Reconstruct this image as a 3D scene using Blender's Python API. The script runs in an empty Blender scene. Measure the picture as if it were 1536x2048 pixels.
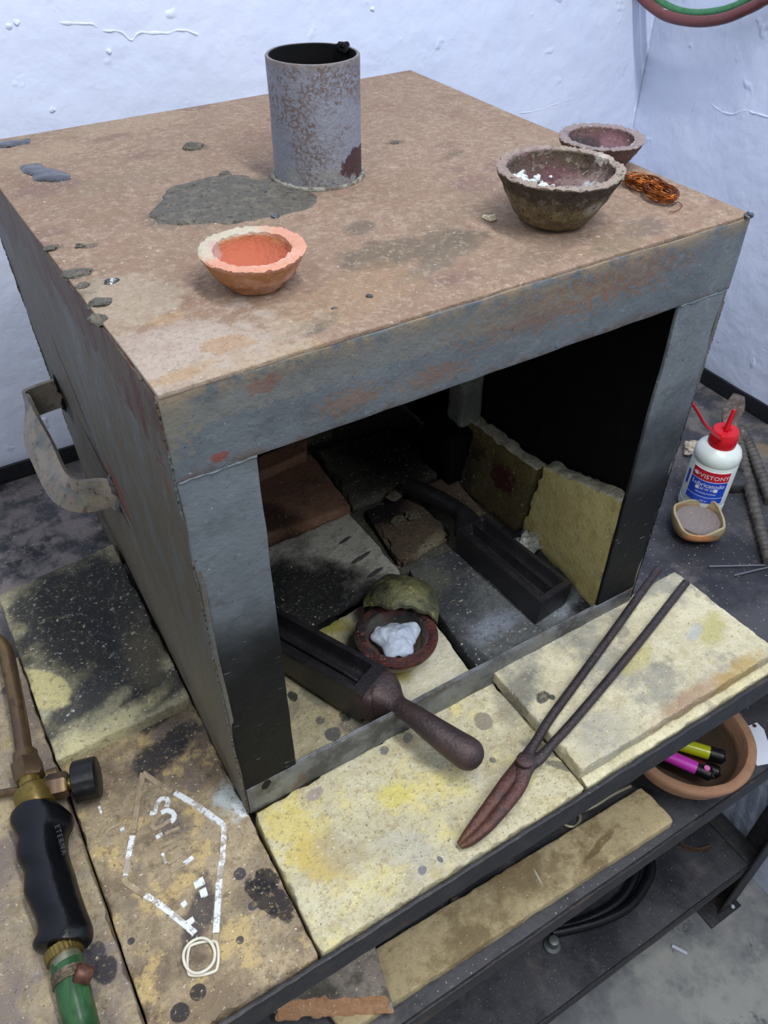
import bpy, bmesh, math, random
from math import sin, cos, pi, sqrt, radians, atan2
from mathutils import Vector, Matrix, noise
import numpy as np

SC = bpy.context.scene
COL = SC.collection

# ------------------------------------------------------------------ camera
CAM_C = Vector((-.07231293, -.32853390, .62158061))
RX = Vector((.85607095, -.5168376, .00462948))      # image right
RY = Vector((-.34487414, -.57786257, -.73968688))   # image down
RZ = Vector((.38497319, .63162786, -.67293528))     # forward
FPX = 1597.18
cd = bpy.data.cameras.new('camera'); cam = bpy.data.objects.new('camera', cd); COL.objects.link(cam)
mw = Matrix((RX, -RY, -RZ)).transposed().to_4x4(); mw.translation = CAM_C
cam.matrix_world = mw
cd.sensor_fit = 'HORIZONTAL'; cd.sensor_width = 36; cd.lens = FPX/1536*36
cd.clip_start = .01; cd.clip_end = 50
SC.camera = cam

# ------------------------------------------------------------------ light
SC.view_settings.view_transform = 'Standard'; SC.view_settings.look = 'None'
SC.view_settings.gamma = 1; SC.view_settings.use_curve_mapping = False
SC.view_settings.exposure = 0.02
w = bpy.data.worlds.new('room_air'); SC.world = w; w.use_nodes = True
bg = w.node_tree.nodes['Background']; bg.inputs[0].default_value = (.86, .92, 1, 1); bg.inputs[1].default_value = .40

def area(name, loc, target, sx, sy, power, col=(1, 1, 1)):
    l = bpy.data.lights.new(name, 'AREA'); l.shape = 'RECTANGLE'; l.size = sx; l.size_y = sy
    l.energy = power; l.color = col
    o = bpy.data.objects.new(name, l); COL.objects.link(o); o.location = loc
    d = Vector(target) - Vector(loc); o.rotation_euler = d.to_track_quat('-Z', 'Y').to_euler()
    return o
area('ceiling_tube_light', (.32, -.55, 1.7), (.32, -.2, 0), .07, 1.3, 25, (.97, .985, 1))
area('left_fill_light', (-.75, -.55, 1.55), (.15, .3, .1), .12, 1.2, 8, (.95, .975, 1))  # weak second lamp, kept as fill for the left side

area('floor_fill_light', (1.35, -1.5, 1.7), (.9, -.7, -.9), 1.2, .12, 22, (.97, .985, 1))  # added fill lamp that brightens the floor

# ------------------------------------------------------------------ pixel -> point on a plane of the room
def at(u, v, z=None, x=None, y=None):
    d = RX*((u-768)/FPX) + RY*((v-1024)/FPX) + RZ
    ax, val = (2, z) if z is not None else ((0, x) if x is not None else (1, y))
    t = (val-CAM_C[ax])/d[ax]
    return CAM_C + d*t
def at2(u, v, z): p = at(u, v, z=z); return (p.x, p.y)

# ------------------------------------------------------------------ colours / materials
def C(h):
    h = h.lstrip('#'); r = [int(h[i:i+2], 16)/255 for i in (0, 2, 4)]
    return tuple(((c/12.92) if c <= .04045 else ((c+.055)/1.055)**2.4) for c in r)+(1,)

class Mat:
    def __init__(s, name, base, rough=.8, metal=0., spec=.4, coat=0.):
        s.m = bpy.data.materials.new(name); s.m.use_nodes = True
        s.nt = s.m.node_tree; s.N = s.nt.nodes; s.L = s.nt.links
        s.b = s.N['Principled BSDF']
        s.b.inputs['Metallic'].default_value = metal
        s.b.inputs['Specular IOR Level'].default_value = spec
        s.b.inputs['Coat Weight'].default_value = coat
        s.co = s.N.new('ShaderNodeTexCoord').outputs['Object']
        rgb = s.N.new('ShaderNodeRGB'); rgb.outputs[0].default_value = C(base) if isinstance(base, str) else base
        s.col = rgb.outputs[0]
        v = s.N.new('ShaderNodeValue'); v.outputs[0].default_value = rough; s.rg = v.outputs[0]
        s.h = None; s._w = {}
    def link(s, a, b): s.L.new(a, b)
    def noise(s, scale, detail=5, rough=.6, stretch=None, off=0, dist=0.):
        n = s.N.new('ShaderNodeTexNoise'); n.inputs['Scale'].default_value = scale
        n.inputs['Detail'].default_value = detail; n.inputs['Roughness'].default_value = rough
        n.inputs['Distortion'].default_value = dist
        if stretch or off:
            mp = s.N.new('ShaderNodeMapping'); mp.inputs['Scale'].default_value = stretch or (1, 1, 1)
            mp.inputs['Location'].default_value = (off, off*1.7, off*.6)
            s.link(s.co, mp.inputs['Vector']); s.link(mp.outputs[0], n.inputs['Vector'])
        else: s.link(s.co, n.inputs['Vector'])
        return n.outputs['Fac']
    def voro(s, scale, rand=1., feature='F1'):
        n = s.N.new('ShaderNodeTexVoronoi'); n.feature = feature
        n.inputs['Scale'].default_value = scale; n.inputs['Randomness'].default_value = rand
        s.link(s.co, n.inputs['Vector']); return n.outputs['Distance']
    def ramp(s, sock, lo, hi, a=0., b=1.):
        n = s.N.new('ShaderNodeMapRange'); n.interpolation_type = 'SMOOTHSTEP'
        inv = lo > hi
        n.inputs['From Min'].default_value = min(lo, hi); n.inputs['From Max'].default_value = max(lo, hi)
        n.inputs['To Min'].default_value = b if inv else a; n.inputs['To Max'].default_value = a if inv else b
        s.link(sock, n.inputs['Value']); return n.outputs['Result']
    def math(s, op, a, b=None):
        n = s.N.new('ShaderNodeMath'); n.operation = op
        for i, q in enumerate((a, b)):
            if q is None: continue
            if isinstance(q, (int, float)): n.inputs[i].default_value = q
            else: s.link(q, n.inputs[i])
        return n.outputs[0]
    def mul(s, *a):
        r = a[0]
        for q in a[1:]: r = s.math('MULTIPLY', r, q)
        return r
    def axis(s, i):
        n = s.N.new('ShaderNodeSeparateXYZ'); s.link(s.co, n.inputs[0]); return n.outputs[i]
    def blob(s, c, r, rot=0., warp=.5, soft=.2, ws=60, euler=None):
        c = tuple(c); c = c if len(c) == 3 else (c[0], c[1], 0)
        r = tuple(r); r = r if len(r) == 3 else (r[0], r[1], 9.)
        mp = s.N.new('ShaderNodeMapping'); mp.vector_type = 'TEXTURE'
        mp.inputs['Location'].default_value = c; mp.inputs['Rotation'].default_value = euler or (0, 0, rot)
        mp.inputs['Scale'].default_value = r
        s.link(s.co, mp.inputs['Vector'])
        l = s.N.new('ShaderNodeVectorMath'); l.operation = 'LENGTH'; s.link(mp.outputs[0], l.inputs[0])
        d = l.outputs['Value']
        if warp:
            if ws not in s._w: s._w[ws] = s.noise(ws, 5, .62)
            d = s.math('ADD', d, s.math('MULTIPLY', s.math('SUBTRACT', s._w[ws], .5), warp*2.2))
        return s.ramp(d, 1+soft, 1-soft)
    def line(s, p0, p1, wd, warp=0., soft=.3, zr=9., ws=200):
        p0 = Vector(p0); p1 = Vector(p1); d = p1-p0; c = (p0+p1)/2
        return s.blob((c.x, c.y, c.z if len(p0) == 3 else 0), (d.length/2, wd, zr), atan2(d.y, d.x), warp, soft, ws)
    def layer(s, mask, col, amt=1., rough=None):
        if amt != 1.: mask = s.math('MULTIPLY', mask, amt)
        n = s.N.new('ShaderNodeMix'); n.data_type = 'RGBA'
        s.link(mask, n.inputs[0]); s.link(s.col, n.inputs[6])
        if isinstance(col, str): n.inputs[7].default_value = C(col)
        else: n.inputs[7].default_value = col
        s.col = n.outputs[2]
        if rough is not None:
            q = s.N.new('ShaderNodeMix'); q.data_type = 'FLOAT'
            s.link(mask, q.inputs[0]); s.link(s.rg, q.inputs[2]); q.inputs[3].default_value = rough; s.rg = q.outputs[0]
        return s
    def bump(s, sock, amt):
        t = s.math('MULTIPLY', sock, amt)
        s.h = t if s.h is None else s.math('ADD', s.h, t); return s
    def done(s, dist=1., strength=1.):
        s.link(s.col, s.b.inputs['Base Color']); s.link(s.rg, s.b.inputs['Roughness'])
        if s.h is not None:
            n = s.N.new('ShaderNodeBump'); n.inputs['Strength'].default_value = strength
            n.inputs['Distance'].default_value = dist
            s.link(s.h, n.inputs['Height']); s.link(n.outputs[0], s.b.inputs['Normal'])
        return s.m

def plain(name, col, rough=.5, metal=0., spec=.5, coat=0., var=None, bump=0., scale=150):
    m = Mat(name, col, rough, metal, spec, coat)
    n = m.noise(scale, 5)
    if var: m.layer(m.ramp(n, .42, .68), var)
    if bump: m.bump(n, bump)
    return m.done()

# ------------------------------------------------------------------ object helpers
def link_mesh(name, bm, mat, parent=None, smooth=True):
    me = bpy.data.meshes.new(name)
    bmesh.ops.recalc_face_normals(bm, faces=bm.faces)
    bm.to_mesh(me); bm.free()
    for mm in (mat if isinstance(mat, (list, tuple)) else [mat]): me.materials.append(mm)
    if smooth:
        for p in me.polygons: p.use_smooth = True
        try: me.set_sharp_from_angle(angle=radians(38))
        except Exception: pass
    o = bpy.data.objects.new(name, me); COL.objects.link(o)
    if parent is not None:
        o.parent = parent
        b = parent
        off = Vector((0, 0, 0))
        while b is not None: off += b.location; b = b.parent
        o.location = -off
    return o
def thing(name, label, cat, loc, group=None):
    o = bpy.data.objects.new(name, None); COL.objects.link(o); o.location = loc
    o.empty_display_size = .02
    o['label'] = label; o['category'] = cat
    if group: o['group'] = group
    return o
def tag(o, label, cat, group=None, kind=None):
    o['label'] = label; o['category'] = cat
    if group: o['group'] = group
    if kind: o['kind'] = kind
    return o
def struct(o): o['kind'] = 'structure'; return o

def nz(p, f, seed=0.):
    return noise.noise_vector(Vector(p)*f + Vector((seed, seed*1.3, seed*.7)))
def fbm(p, f, o=4, seed=0.):
    return noise.fractal(Vector(p)*f+Vector((seed, seed*1.3, seed*.7)), .9, 2.1, o)

def hexbox(corners, n=(12, 12, 3), r=.0015, rough=0., freq=60, chip=0., chipf=40, seed=0., bm=None, mi=None, facemi=None):
    """rounded box with eight given corners (bottom 4 ccw, top 4 ccw), surface roughened by noise, edges chipped"""
    c = [Vector(q) for q in corners]
    lx = ((c[1]-c[0]).length+(c[2]-c[3]).length)/2; ly = ((c[3]-c[0]).length+(c[2]-c[1]).length)/2
    lz = ((c[4]-c[0]).length+(c[6]-c[2]).length)/2
    hs = (lx/2, ly/2, lz/2); r = min(r, .45*min(hs))
    def ticks(h, k):
        t = [-h, -h+r*.3, -h+r]; inner = [(-h+r)+(2*h-2*r)*i/k for i in range(1, k)]
        return t+inner+[h-r, h-r*.3, h]
    T = [ticks(hs[i], max(1, n[i])) for i in range(3)]
    def tri(p):
        u, v, w_ = [(p[i]/hs[i]+1)/2 for i in range(3)]
        b = c[0]*(1-u)*(1-v)+c[1]*u*(1-v)+c[2]*u*v+c[3]*(1-u)*v
        t = c[4]*(1-u)*(1-v)+c[5]*u*(1-v)+c[6]*u*v+c[7]*(1-u)*v
        return b*(1-w_)+t*w_
    own = bm is None
    if own: bm = bmesh.new()
    cache = {}
    def V(i, j, k):
        key = (i, j, k)
        if key in cache: return cache[key]
        p = Vector((T[0][i], T[1][j], T[2][k]))
        q = Vector([max(-hs[a]+r, min(hs[a]-r, p[a])) for a in range(3)])
        d = p-q; e = sum(1 for a in range(3) if abs(d[a]) > 1e-9)
        if d.length > 1e-9: p = q+d.normalized()*r
        wp = tri(p)
        if rough: wp += nz(wp, freq, seed)*rough
        if chip:
            ne = sum(1 for a in range(3) if hs[a]-abs(p[a]) < r*1.2+1e-6)
            if ne >= 2:
                k_ = max(0, fbm(wp, chipf, 4, seed+5)+.15)
                cen = tri(p*.9); wp += (cen-wp).normalized()*k_*chip
        v = bm.verts.new(wp); cache[key] = v; return v
    X, Y, Z = [len(t)-1 for t in T]
    def quad(a, b, c_, d, m_):
        try:
            f = bm.faces.new((V(*a), V(*b), V(*c_), V(*d)))
            if m_ is not None: f.material_index = m_
        except ValueError: pass
    fm = facemi or {}
    for i in range(X):
        for j in range(Y):
            quad((i, j, 0), (i, j+1, 0), (i+1, j+1, 0), (i+1, j, 0), fm.get('-z', mi)); quad((i, j, Z), (i+1, j, Z), (i+1, j+1, Z), (i, j+1, Z), fm.get('+z', mi))
    for i in range(X):
        for k in range(Z):
            quad((i, 0, k), (i+1, 0, k), (i+1, 0, k+1), (i, 0, k+1), fm.get('-y', mi)); quad((i, Y, k), (i, Y, k+1), (i+1, Y, k+1), (i+1, Y, k), fm.get('+y', mi))
    for j in range(Y):
        for k in range(Z):
            quad((0, j, k), (0, j, k+1), (0, j+1, k+1), (0, j+1, k), fm.get('-x', mi)); quad((X, j, k), (X, j+1, k), (X, j+1, k+1), (X, j, k+1), fm.get('+x', mi))
    return bm
def boxc(x0, x1, y0, y1, z0, z1):
    return [(x0, y0, z0), (x1, y0, z0), (x1, y1, z0), (x0, y1, z0), (x0, y0, z1), (x1, y0, z1), (x1, y1, z1), (x0, y1, z1)]
def prismc(q, z0, z1, grow=0.):
    """q: four xy points ccw starting front-left"""
    return [(p[0], p[1], z0) for p in q]+[(p[0], p[1], z1) for p in q]

def lathe(profile, c, seg=48, rough=0., freq=60, seed=0., bm=None, a0=0., a1=2*pi, tilt=None, chiptop=0., mi=None, closed=False, wob=0.):
    own = bm is None
    if own: bm = bmesh.new()
    full = abs((a1-a0)-2*pi) < 1e-6
    c = Vector(c); rows = []
    M3 = tilt.to_matrix() if tilt is not None else Matrix.Identity(3)
    top = max(p[1] for p in profile)
    for (r, z) in profile:
        if r < 1e-6:
            p = c+M3@Vector((0, 0, z)); rows.append([bm.verts.new(p)]); continue
        row = []
        for i in range(seg if full else seg+1):
            a = a0+(a1-a0)*i/seg
            rr = r*(1+wob*noise.noise(Vector((cos(a)*1.5+seed, sin(a)*1.5, z*8))))
            p = Vector((cos(a)*rr, sin(a)*rr, z))
            if rough: p += nz(p+c, freq, seed)*rough
            if chiptop and z > top-.006: p.z += (fbm(p+c, 380, 4, seed)-.1)*chiptop*.7
            row.append(bm.verts.new(c+M3@p))
        rows.append(row)
    for A, B in zip(rows, rows[1:]):
        n_ = seg
        for i in range(n_):
            j = (i+1) % len(A) if full else i+1
            jb = (i+1) % len(B) if full else i+1
            try:
                if len(A) == 1 and len(B) == 1: continue
                if len(A) == 1: f = bm.faces.new((A[0], B[i], B[jb]))
                elif len(B) == 1: f = bm.faces.new((A[i], A[j], B[0]))
                else: f = bm.faces.new((A[i], A[j], B[jb], B[i]))
                if mi is not None: f.material_index = mi
            except ValueError: pass
    return bm

def smooth_path(pts, k=6, closed=False):
    P = [Vector(p) for p in pts]; n = len(P); out = []
    rng = range(n if closed else n-1)
    for i in rng:
        p0 = P[(i-1) % n] if (closed or i > 0) else P[0]*2-P[1]
        p1 = P[i]; p2 = P[(i+1) % n]
        p3 = P[(i+2) % n] if (closed or i+2 < n) else P[-1]*2-P[-2]
        for s in range(k):
            t = s/k
            out.append(.5*((2*p1)+(p2-p0)*t+(2*p0-5*p1+4*p2-p3)*t*t+(3*p1-p0-3*p2+p3)*t**3))
    if not closed: out.append(P[-1])
    return out
def sweep(path, prof, bm=None, up=(0, 0, 1), closed=False, caps=True, mi=None, scales=None):
    """prof: list of (a,b) in the frame (side, up) or function(i, t) -> list"""
    own = bm is None
    if own: bm = bmesh.new()
    P = [Vector(p) for p in path]; n = len(P); rings = []; upv = Vector(up).normalized(); prev = None
    for i in range(n):
        if closed: T = (P[(i+1) % n]-P[i-1])
        else: T = P[min(i+1, n-1)]-P[max(i-1, 0)]
        T.normalize()
        s = T.cross(upv)
        if s.length < 1e-3: s = prev if prev is not None else T.orthogonal()
        s = s.normalized(); u = s.cross(T).normalized(); prev = s
        pr = prof(i, i/(n-1)) if callable(prof) else prof
        k = 1 if scales is None else scales[i]
        rings.append([bm.verts.new(P[i]+s*a*k+u*b*k) for a, b in pr])
    m = len(rings[0])
    for i in range(n if closed else n-1):
        A, B = rings[i], rings[(i+1) % n]
        for j in range(m):
            try:
                f = bm.faces.new((A[j], A[(j+1) % m], B[(j+1) % m], B[j]))
                if mi is not None: f.material_index = mi
            except ValueError: pass
    if caps and not closed:
        for R in (rings[0], rings[-1]):
            try:
                f = bm.faces.new(R)
                if mi is not None: f.material_index = mi
            except ValueError: pass
    return bm
def circ(r, n=12, ph=0.): return [(cos(2*pi*i/n+ph)*r, sin(2*pi*i/n+ph)*r) for i in range(n)]
def tube(path, r, n=12, **k):
    if callable(r): return sweep(path, lambda i, t: circ(r(t), n), **k)
    return sweep(path, circ(r, n), **k)
def superell(a, b, n=20, e=2.6, off=0.):
    out = []
    for i in range(n):
        t = 2*pi*i/n; c_, s_ = cos(t), sin(t)
        out.append((off+a*math.copysign(abs(c_)**(2/e), c_), b*math.copysign(abs(s_)**(2/e), s_)))
    return out
def ringcap(path, r):
    """hemispherical end radii helper: returns path and radii with rounded tips"""
    return path, r
def text_mesh(body, size, mapf, extrude=.0003, align='CENTER', spacing=1.):
    cu = bpy.data.curves.new('writing', 'FONT'); cu.body = body; cu.size = size; cu.extrude = extrude
    cu.align_x = align; cu.space_character = spacing; cu.resolution_u = 3
    o = bpy.data.objects.new('writing', cu); COL.objects.link(o)
    dg = bpy.context.evaluated_depsgraph_get(); dg.update()
    me = bpy.data.meshes.new_from_object(o.evaluated_get(dg))
    bm = bmesh.new(); bm.from_mesh(me)
    COL.objects.unlink(o); bpy.data.objects.remove(o); bpy.data.curves.remove(cu); bpy.data.meshes.remove(me)
    for v in bm.verts: v.co = mapf(v.co)
    return bm
def lump(c, r, seed=0., n=3, amp=.35, flat=1., freq=None, bm=None):
    own = bm is None
    b2 = bmesh.new(); bmesh.ops.create_icosphere(b2, subdivisions=n, radius=1.)
    c = Vector(c); r = Vector(r) if not isinstance(r, (int, float)) else Vector((r, r, r*flat))
    for v in b2.verts:
        d = v.co.copy(); k = 1+amp*fbm(d, 1.3, 4, seed)
        v.co = c+Vector((d.x*r.x, d.y*r.y, d.z*r.z))*k
    if own: return b2
    me = bpy.data.meshes.new('t'); b2.to_mesh(me); b2.free(); bm.from_mesh(me); bpy.data.meshes.remove(me)
    return bm
def crust(outline, z, h, seed=0., step=.0016, bumpf=120, edge=.006, mapf=None):
    """low relief crust over an outline polygon (xy list) on plane z"""
    P = [Vector((p[0], p[1])) for p in outline]
    xs = [p.x for p in P]; ys = [p.y for p in P]
    def inside(x, y):
        c_ = False; n = len(P)
        for i in range(n):
            a, b = P[i], P[i-1]
            if (a.y > y) != (b.y > y) and x < (b.x-a.x)*(y-a.y)/(b.y-a.y)+a.x: c_ = not c_
        return c_
    def dist(x, y):
        m = 9; q = Vector((x, y)); n = len(P)
        for i in range(n):
            a, b = P[i-1], P[i]; ab = b-a; t = max(0, min(1, (q-a).dot(ab)/max(ab.length_squared, 1e-12)))
            m = min(m, (q-a-ab*t).length)
        return m
    nx = int((max(xs)-min(xs))/step)+3; ny = int((max(ys)-min(ys))/step)+3
    bm = bmesh.new(); G = {}
    for i in range(nx):
        for j in range(ny):
            x = min(xs)-step+i*step; y = min(ys)-step+j*step
            wv = nz((x, y, 0), 90, seed)*step*2.5
            xx, yy = x+wv.x, y+wv.y
            d = dist(xx, yy)*(1 if inside(xx, yy) else -1)
            if d < -step*1.2: continue
            e = max(0, min(1, d/edge)); hh = h*(e**.5)*(1+.7*fbm((x, y, 0), bumpf, 4, seed)) if d > 0 else -.0006
            G[i, j] = bm.verts.new((x, y, z+hh))
    for (i, j) in list(G):
        if (i+1, j) in G and (i, j+1) in G and (i+1, j+1) in G:
            bm.faces.new((G[i, j], G[i+1, j], G[i+1, j+1], G[i, j+1]))
    for v in [v for v in bm.verts if not v.link_faces]: bm.verts.remove(v)
    return bm

# ================================================================== STRUCTURE
FZ = -1.0
WY = .585; WX = .925
m = Mat('white_plaster', '#dbe4fa', .5, spec=.3)
m.layer(m.ramp(m.noise(5, 4), .45, .7), '#e2e9fb', .8)
m.layer(m.ramp(m.noise(14, 6, .7), .6, .8), '#c8d3ec', .35)
m.bump(m.noise(7, 6, .5), .011); m.bump(m.noise(45, 4, .5), .0018)
m.bump(m.ramp(m.noise(33, 2, .5), .66, .78), .0016)
M_WALL = m.done(1., .75)
m = Mat('concrete', '#9a9a98', .75)
m.layer(m.ramp(m.noise(6, 6, .65), .42, .60), '#75777a')
m.layer(m.ramp(m.noise(2.5, 6, .7, off=2), .52, .62), '#b0b0a9', .8)
m.layer(m.ramp(m.noise(9, 6, .75, off=7), .56, .66), '#4a4c52', .8)
m.layer(m.ramp(m.noise(60, 4, .6, off=17), .70, .74), '#2e3036', .8)
m.layer(m.ramp(m.noise(160, 3, .6), .62, .8), '#a5a49e', .5)
m.bump(m.noise(120, 5), .0006)
M_FLOOR = m.done()

def wallmesh(name, corners):
    bm = bmesh.new(); bm.faces.new([bm.verts.new(p) for p in corners])
    e = bmesh.ops.extrude_face_region(bm, geom=bm.faces[:])
    return bm
def slabwall(name, x0, x1, y0, y1, z0, z1, mat):
    bm = hexbox(boxc(x0, x1, y0, y1, z0, z1), (2, 2, 2), .002)
    return struct(link_mesh(name, bm, mat))
wall_back = slabwall('wall_back', -2.2, WX+.12, WY, WY+.12, FZ, 1.9, M_WALL)
wall_right = slabwall('wall_right', WX, WX+.12, -2.2, WY, FZ, 1.9, M_WALL)
floor = slabwall('floor', -2.2, WX+.12, -2.2, WY+.12, FZ-.1, FZ, M_FLOOR)

def ridge(pts, plane, r, seed, parent, name='plaster_ridge'):
    P = [at(u, v, **plane) for u, v in pts]
    P = smooth_path(P, 5)
    P = [p+nz(p, 120, seed)*.0012 for p in P]
    up = (0, 1, 0) if 'y' in plane else (1, 0, 0)
    bm = sweep(P, lambda i, t: [(cos(q*pi/3)*r*(.5+.8*abs(fbm(P[i], 60, 3, seed))), sin(q*pi/3)*r*.45) for q in range(6)], up=up)
    return link_mesh(name, bm, M_WALL, parent)
ridge([(120, 45), (180, 48), (206, 62), (240, 63), (262, 80), (282, 66), (330, 66), (372, 60), (396, 70)], dict(y=WY), .0016, 1, wall_back)
ridge([(75, -5), (100, 12), (116, 28)], dict(y=WY), .0012, 2, wall_back)
ridge([(1310, 20), (1300, 60), (1290, 110), (1283, 150)], dict(y=WY), .0022, 3, wall_back)
ridge([(1275, 200), (1266, 240), (1263, 290)], dict(y=WY), .0018, 4, wall_back)
ridge([(1420, 205), (1438, 220), (1460, 228), (1490, 221), (1515, 228), (1560, 240)], dict(x=WX), .0016, 5, wall_right)
ridge([(1040, 226), (1070, 222), (1110, 208), (1150, 195)], dict(y=WY), .0009, 6, wall_back)
for k, (u, v) in enumerate([(218, 103), (105, 220), (33, 45), (18, 52), (745, 18)]):
    p = at(u, v, y=WY); link_mesh('plaster_lump', lump(p, (.003, .0016, .0026), k, 2), M_WALL, wall_back)

# ================================================================== WORKBENCH
m = Mat('dark_steel_plate', '#4b4b4f', .55, .2, .35)
m.layer(m.ramp(m.noise(9, 6, .65), .42, .64), '#2c2d33')
m.layer(m.ramp(m.noise(13, 6, .7, off=4), .55, .72), '#6a6462', .75)
m.layer(m.ramp(m.noise(30, 6, .7, off=9), .6, .75), '#6b5144', .5)
m.layer(m.blob(at2(1520, 900, -.03), (.045, .014), 2.2, .6, .4), '#8a7350', .7)
m.layer(m.mul(m.blob((-.16, .47), (.22, .16), 0, .7, .4, 12), m.ramp(m.noise(26, 6, .7, off=23), .40, .58)), '#837a78', .8)
m.layer(m.mul(m.blob((.78, .22), (.12, .2), 0, .7, .4, 12), m.ramp(m.noise(26, 6, .7, off=29), .42, .6)), '#77716c', .7)
m.layer(m.ramp(m.noise(330, 2, .5), .68, .74), '#b5b5b4', .85)
m.layer(m.ramp(m.noise(110, 3, .5, off=1), .7, .76), '#8d8d8c', .7)
m.bump(m.noise(150, 5), .0006); m.bump(m.noise(18, 3), .002)
M_PLATE = m.done()
m = Mat('black_angle_iron', '#2f2f33', .5, .3, .5)
m.layer(m.ramp(m.noise(40, 6, .7), .45, .7), '#47433f', .8)
m.layer(m.ramp(m.noise(18, 6, .7, off=3), .58, .72), '#6b4f40', .55)
m.layer(m.ramp(m.noise(240, 3, .6), .66, .76), '#85807a', .6)
m.bump(m.noise(120, 6), .0012)
M_ANGLE = m.done()
M_LIP = plain('black_paint', '#15161b', .5, .1, .4, var='#1f2026')
TY = .573; TX = .85; FY = -.128; TXL = -.42
bench = thing('workbench', 'black steel workbench with raised edges carrying the furnace and fire bricks', 'workbench', (.2, .2, FZ))
def hb(name, c, mat, parent, n=(10, 3, 3), r=.001, **k): return link_mesh(name, hexbox(c, n, r, **k), mat, parent)
hb('table_plate', boxc(TXL, TX, FY+.002, TY, -.034, -.030), M_PLATE, bench, (30, 20, 1), rough=.0006, freq=12)
hb('front_edge', boxc(TXL, TX, FY-.004, FY, -.034, -.001), M_ANGLE, bench, (160, 2, 4), r=.0015, rough=.0008, freq=90)
hb('back_edge', boxc(TXL, TX, TY, TY+.004, -.034, -.007), M_LIP, bench, (60, 1, 3), rough=.0008, freq=30)
hb('side_edge', boxc(TX, TX+.004, FY-.004, TY+.004, -.034, -.007), M_LIP, bench, (1, 60, 3), rough=.0008, freq=30)
hb('side_edge', boxc(TXL-.004, TXL, FY-.004, TY+.004, -.034, -.007), M_ANGLE, bench, (1, 60, 3), rough=.0006, freq=30)
for (zz, nm) in ((-.300, 'middle_shelf'), (-.800, 'lower_shelf')):
    hb(nm, boxc(TXL, TX-.005, FY, TY, zz-.004, zz), M_PLATE, bench, (24, 16, 1), rough=.0008, freq=12)
    hb('shelf_rail', boxc(TXL, TX-.005, FY-.004, FY, zz-.032, zz+.001), M_ANGLE, bench, (60, 1, 3), r=.0015, rough=.0008, freq=40)
    hb('shelf_rail', boxc(TX-.035, TX-.0005, FY+.003, TY, zz+.0005, zz+.004), M_ANGLE, bench, (2, 40, 1), rough=.0008, freq=40)
def leg(x, y, sx, sy):
    bm = hexbox(boxc(min(x, x+sx*.045), max(x, x+sx*.045), min(y, y+sy*.004), max(y, y+sy*.004), FZ+.004, -.035), (3, 1, 24), .001, rough=.0008, freq=40)
    hexbox(boxc(min(x, x+sx*.004), max(x, x+sx*.004), min(y, y+sy*.045), max(y, y+sy*.045), FZ+.004, -.035), (1, 3, 24), .001, bm=bm, rough=.0008, freq=40)
    return link_mesh('leg', bm, M_ANGLE, bench)
leg(TX+.004, FY-.009, -1, 1); leg(TXL, FY-.009, 1, 1); leg(TX+.004, TY+.004, -1, -1); leg(TXL, TY+.004, 1, -1)
hb('foot_plate', boxc(TX-.07, TX+.012, FY-.02, FY+.06, FZ+.0005, FZ+.005), M_ANGLE, bench, (3, 3, 1))

# ================================================================== FIRE BRICKS
def brickmat(name, base, layers=(), grain='#8b7c5c', light='#e9e2c6', gs=1., bumpk=1.):
    m = Mat(name, base, .9, spec=.2)
    m.layer(m.ramp(m.noise(22, 5, .65, off=len(name)), .40, .68), light, .7)
    m.layer(m.ramp(m.noise(75, 6, .72, off=2), .50, .60), grain, .55*gs)
    m.layer(m.ramp(m.noise(75, 6, .72, off=9), .53, .63), light, .6)
    for f in layers: f(m)
    m.layer(m.ramp(m.noise(210, 5, .7), .55, .63), grain, .75*gs)
    m.layer(m.ramp(m.noise(360, 4, .65, off=5), .62, .67), '#35332f', .7*gs)
    m.layer(m.ramp(m.noise(300, 3, .6, off=11), .64, .70), '#f6efd6', .55)
    m.bump(m.noise(210, 5, .7), .0024*bumpk); m.bump(m.noise(45, 5), .002*bumpk)
    return m.done()
def stain_or_shade(px, z, rx, ry, col, rot=0, warp=.6, soft=.2, amt=.9, ws=60, rough=None):
    c = at2(px[0], px[1], z)
    return lambda m: m.layer(m.blob(c, (rx, ry), rot, warp, soft, ws), col, amt, rough)
def wash(scale, lo, hi, col, amt, off=0, detail=6):
    return lambda m: m.layer(m.ramp(m.noise(scale, detail, .68, off=off), lo, hi), col, amt)

def brick(name, label, q, z0, z1, mat, n=(36, 24, 4), r=.0022, chip=.0035, rough=.0007, seed=0., group=None, freq=110, chipf=60, q2=None):
    """q: four xy corners (front-left, front-right, back-right, back-left)"""
    q2 = q2 or q
    cs = [(p[0], p[1], z0) for p in q2]+[(p[0], p[1], z1) for p in q]
    o = link_mesh(name, hexbox(cs, n, r, rough, freq, chip, chipf, seed), mat)
    cx = sum(p[0] for p in q)/4; cy = sum(p[1] for p in q)/4
    for v in o.data.vertices: pass
    tag(o, label, 'brick', group)
    return o
def mid(a, b, t): return (a[0]+(b[0]-a[0])*t, a[1]+(b[1]-a[1])*t)

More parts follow.
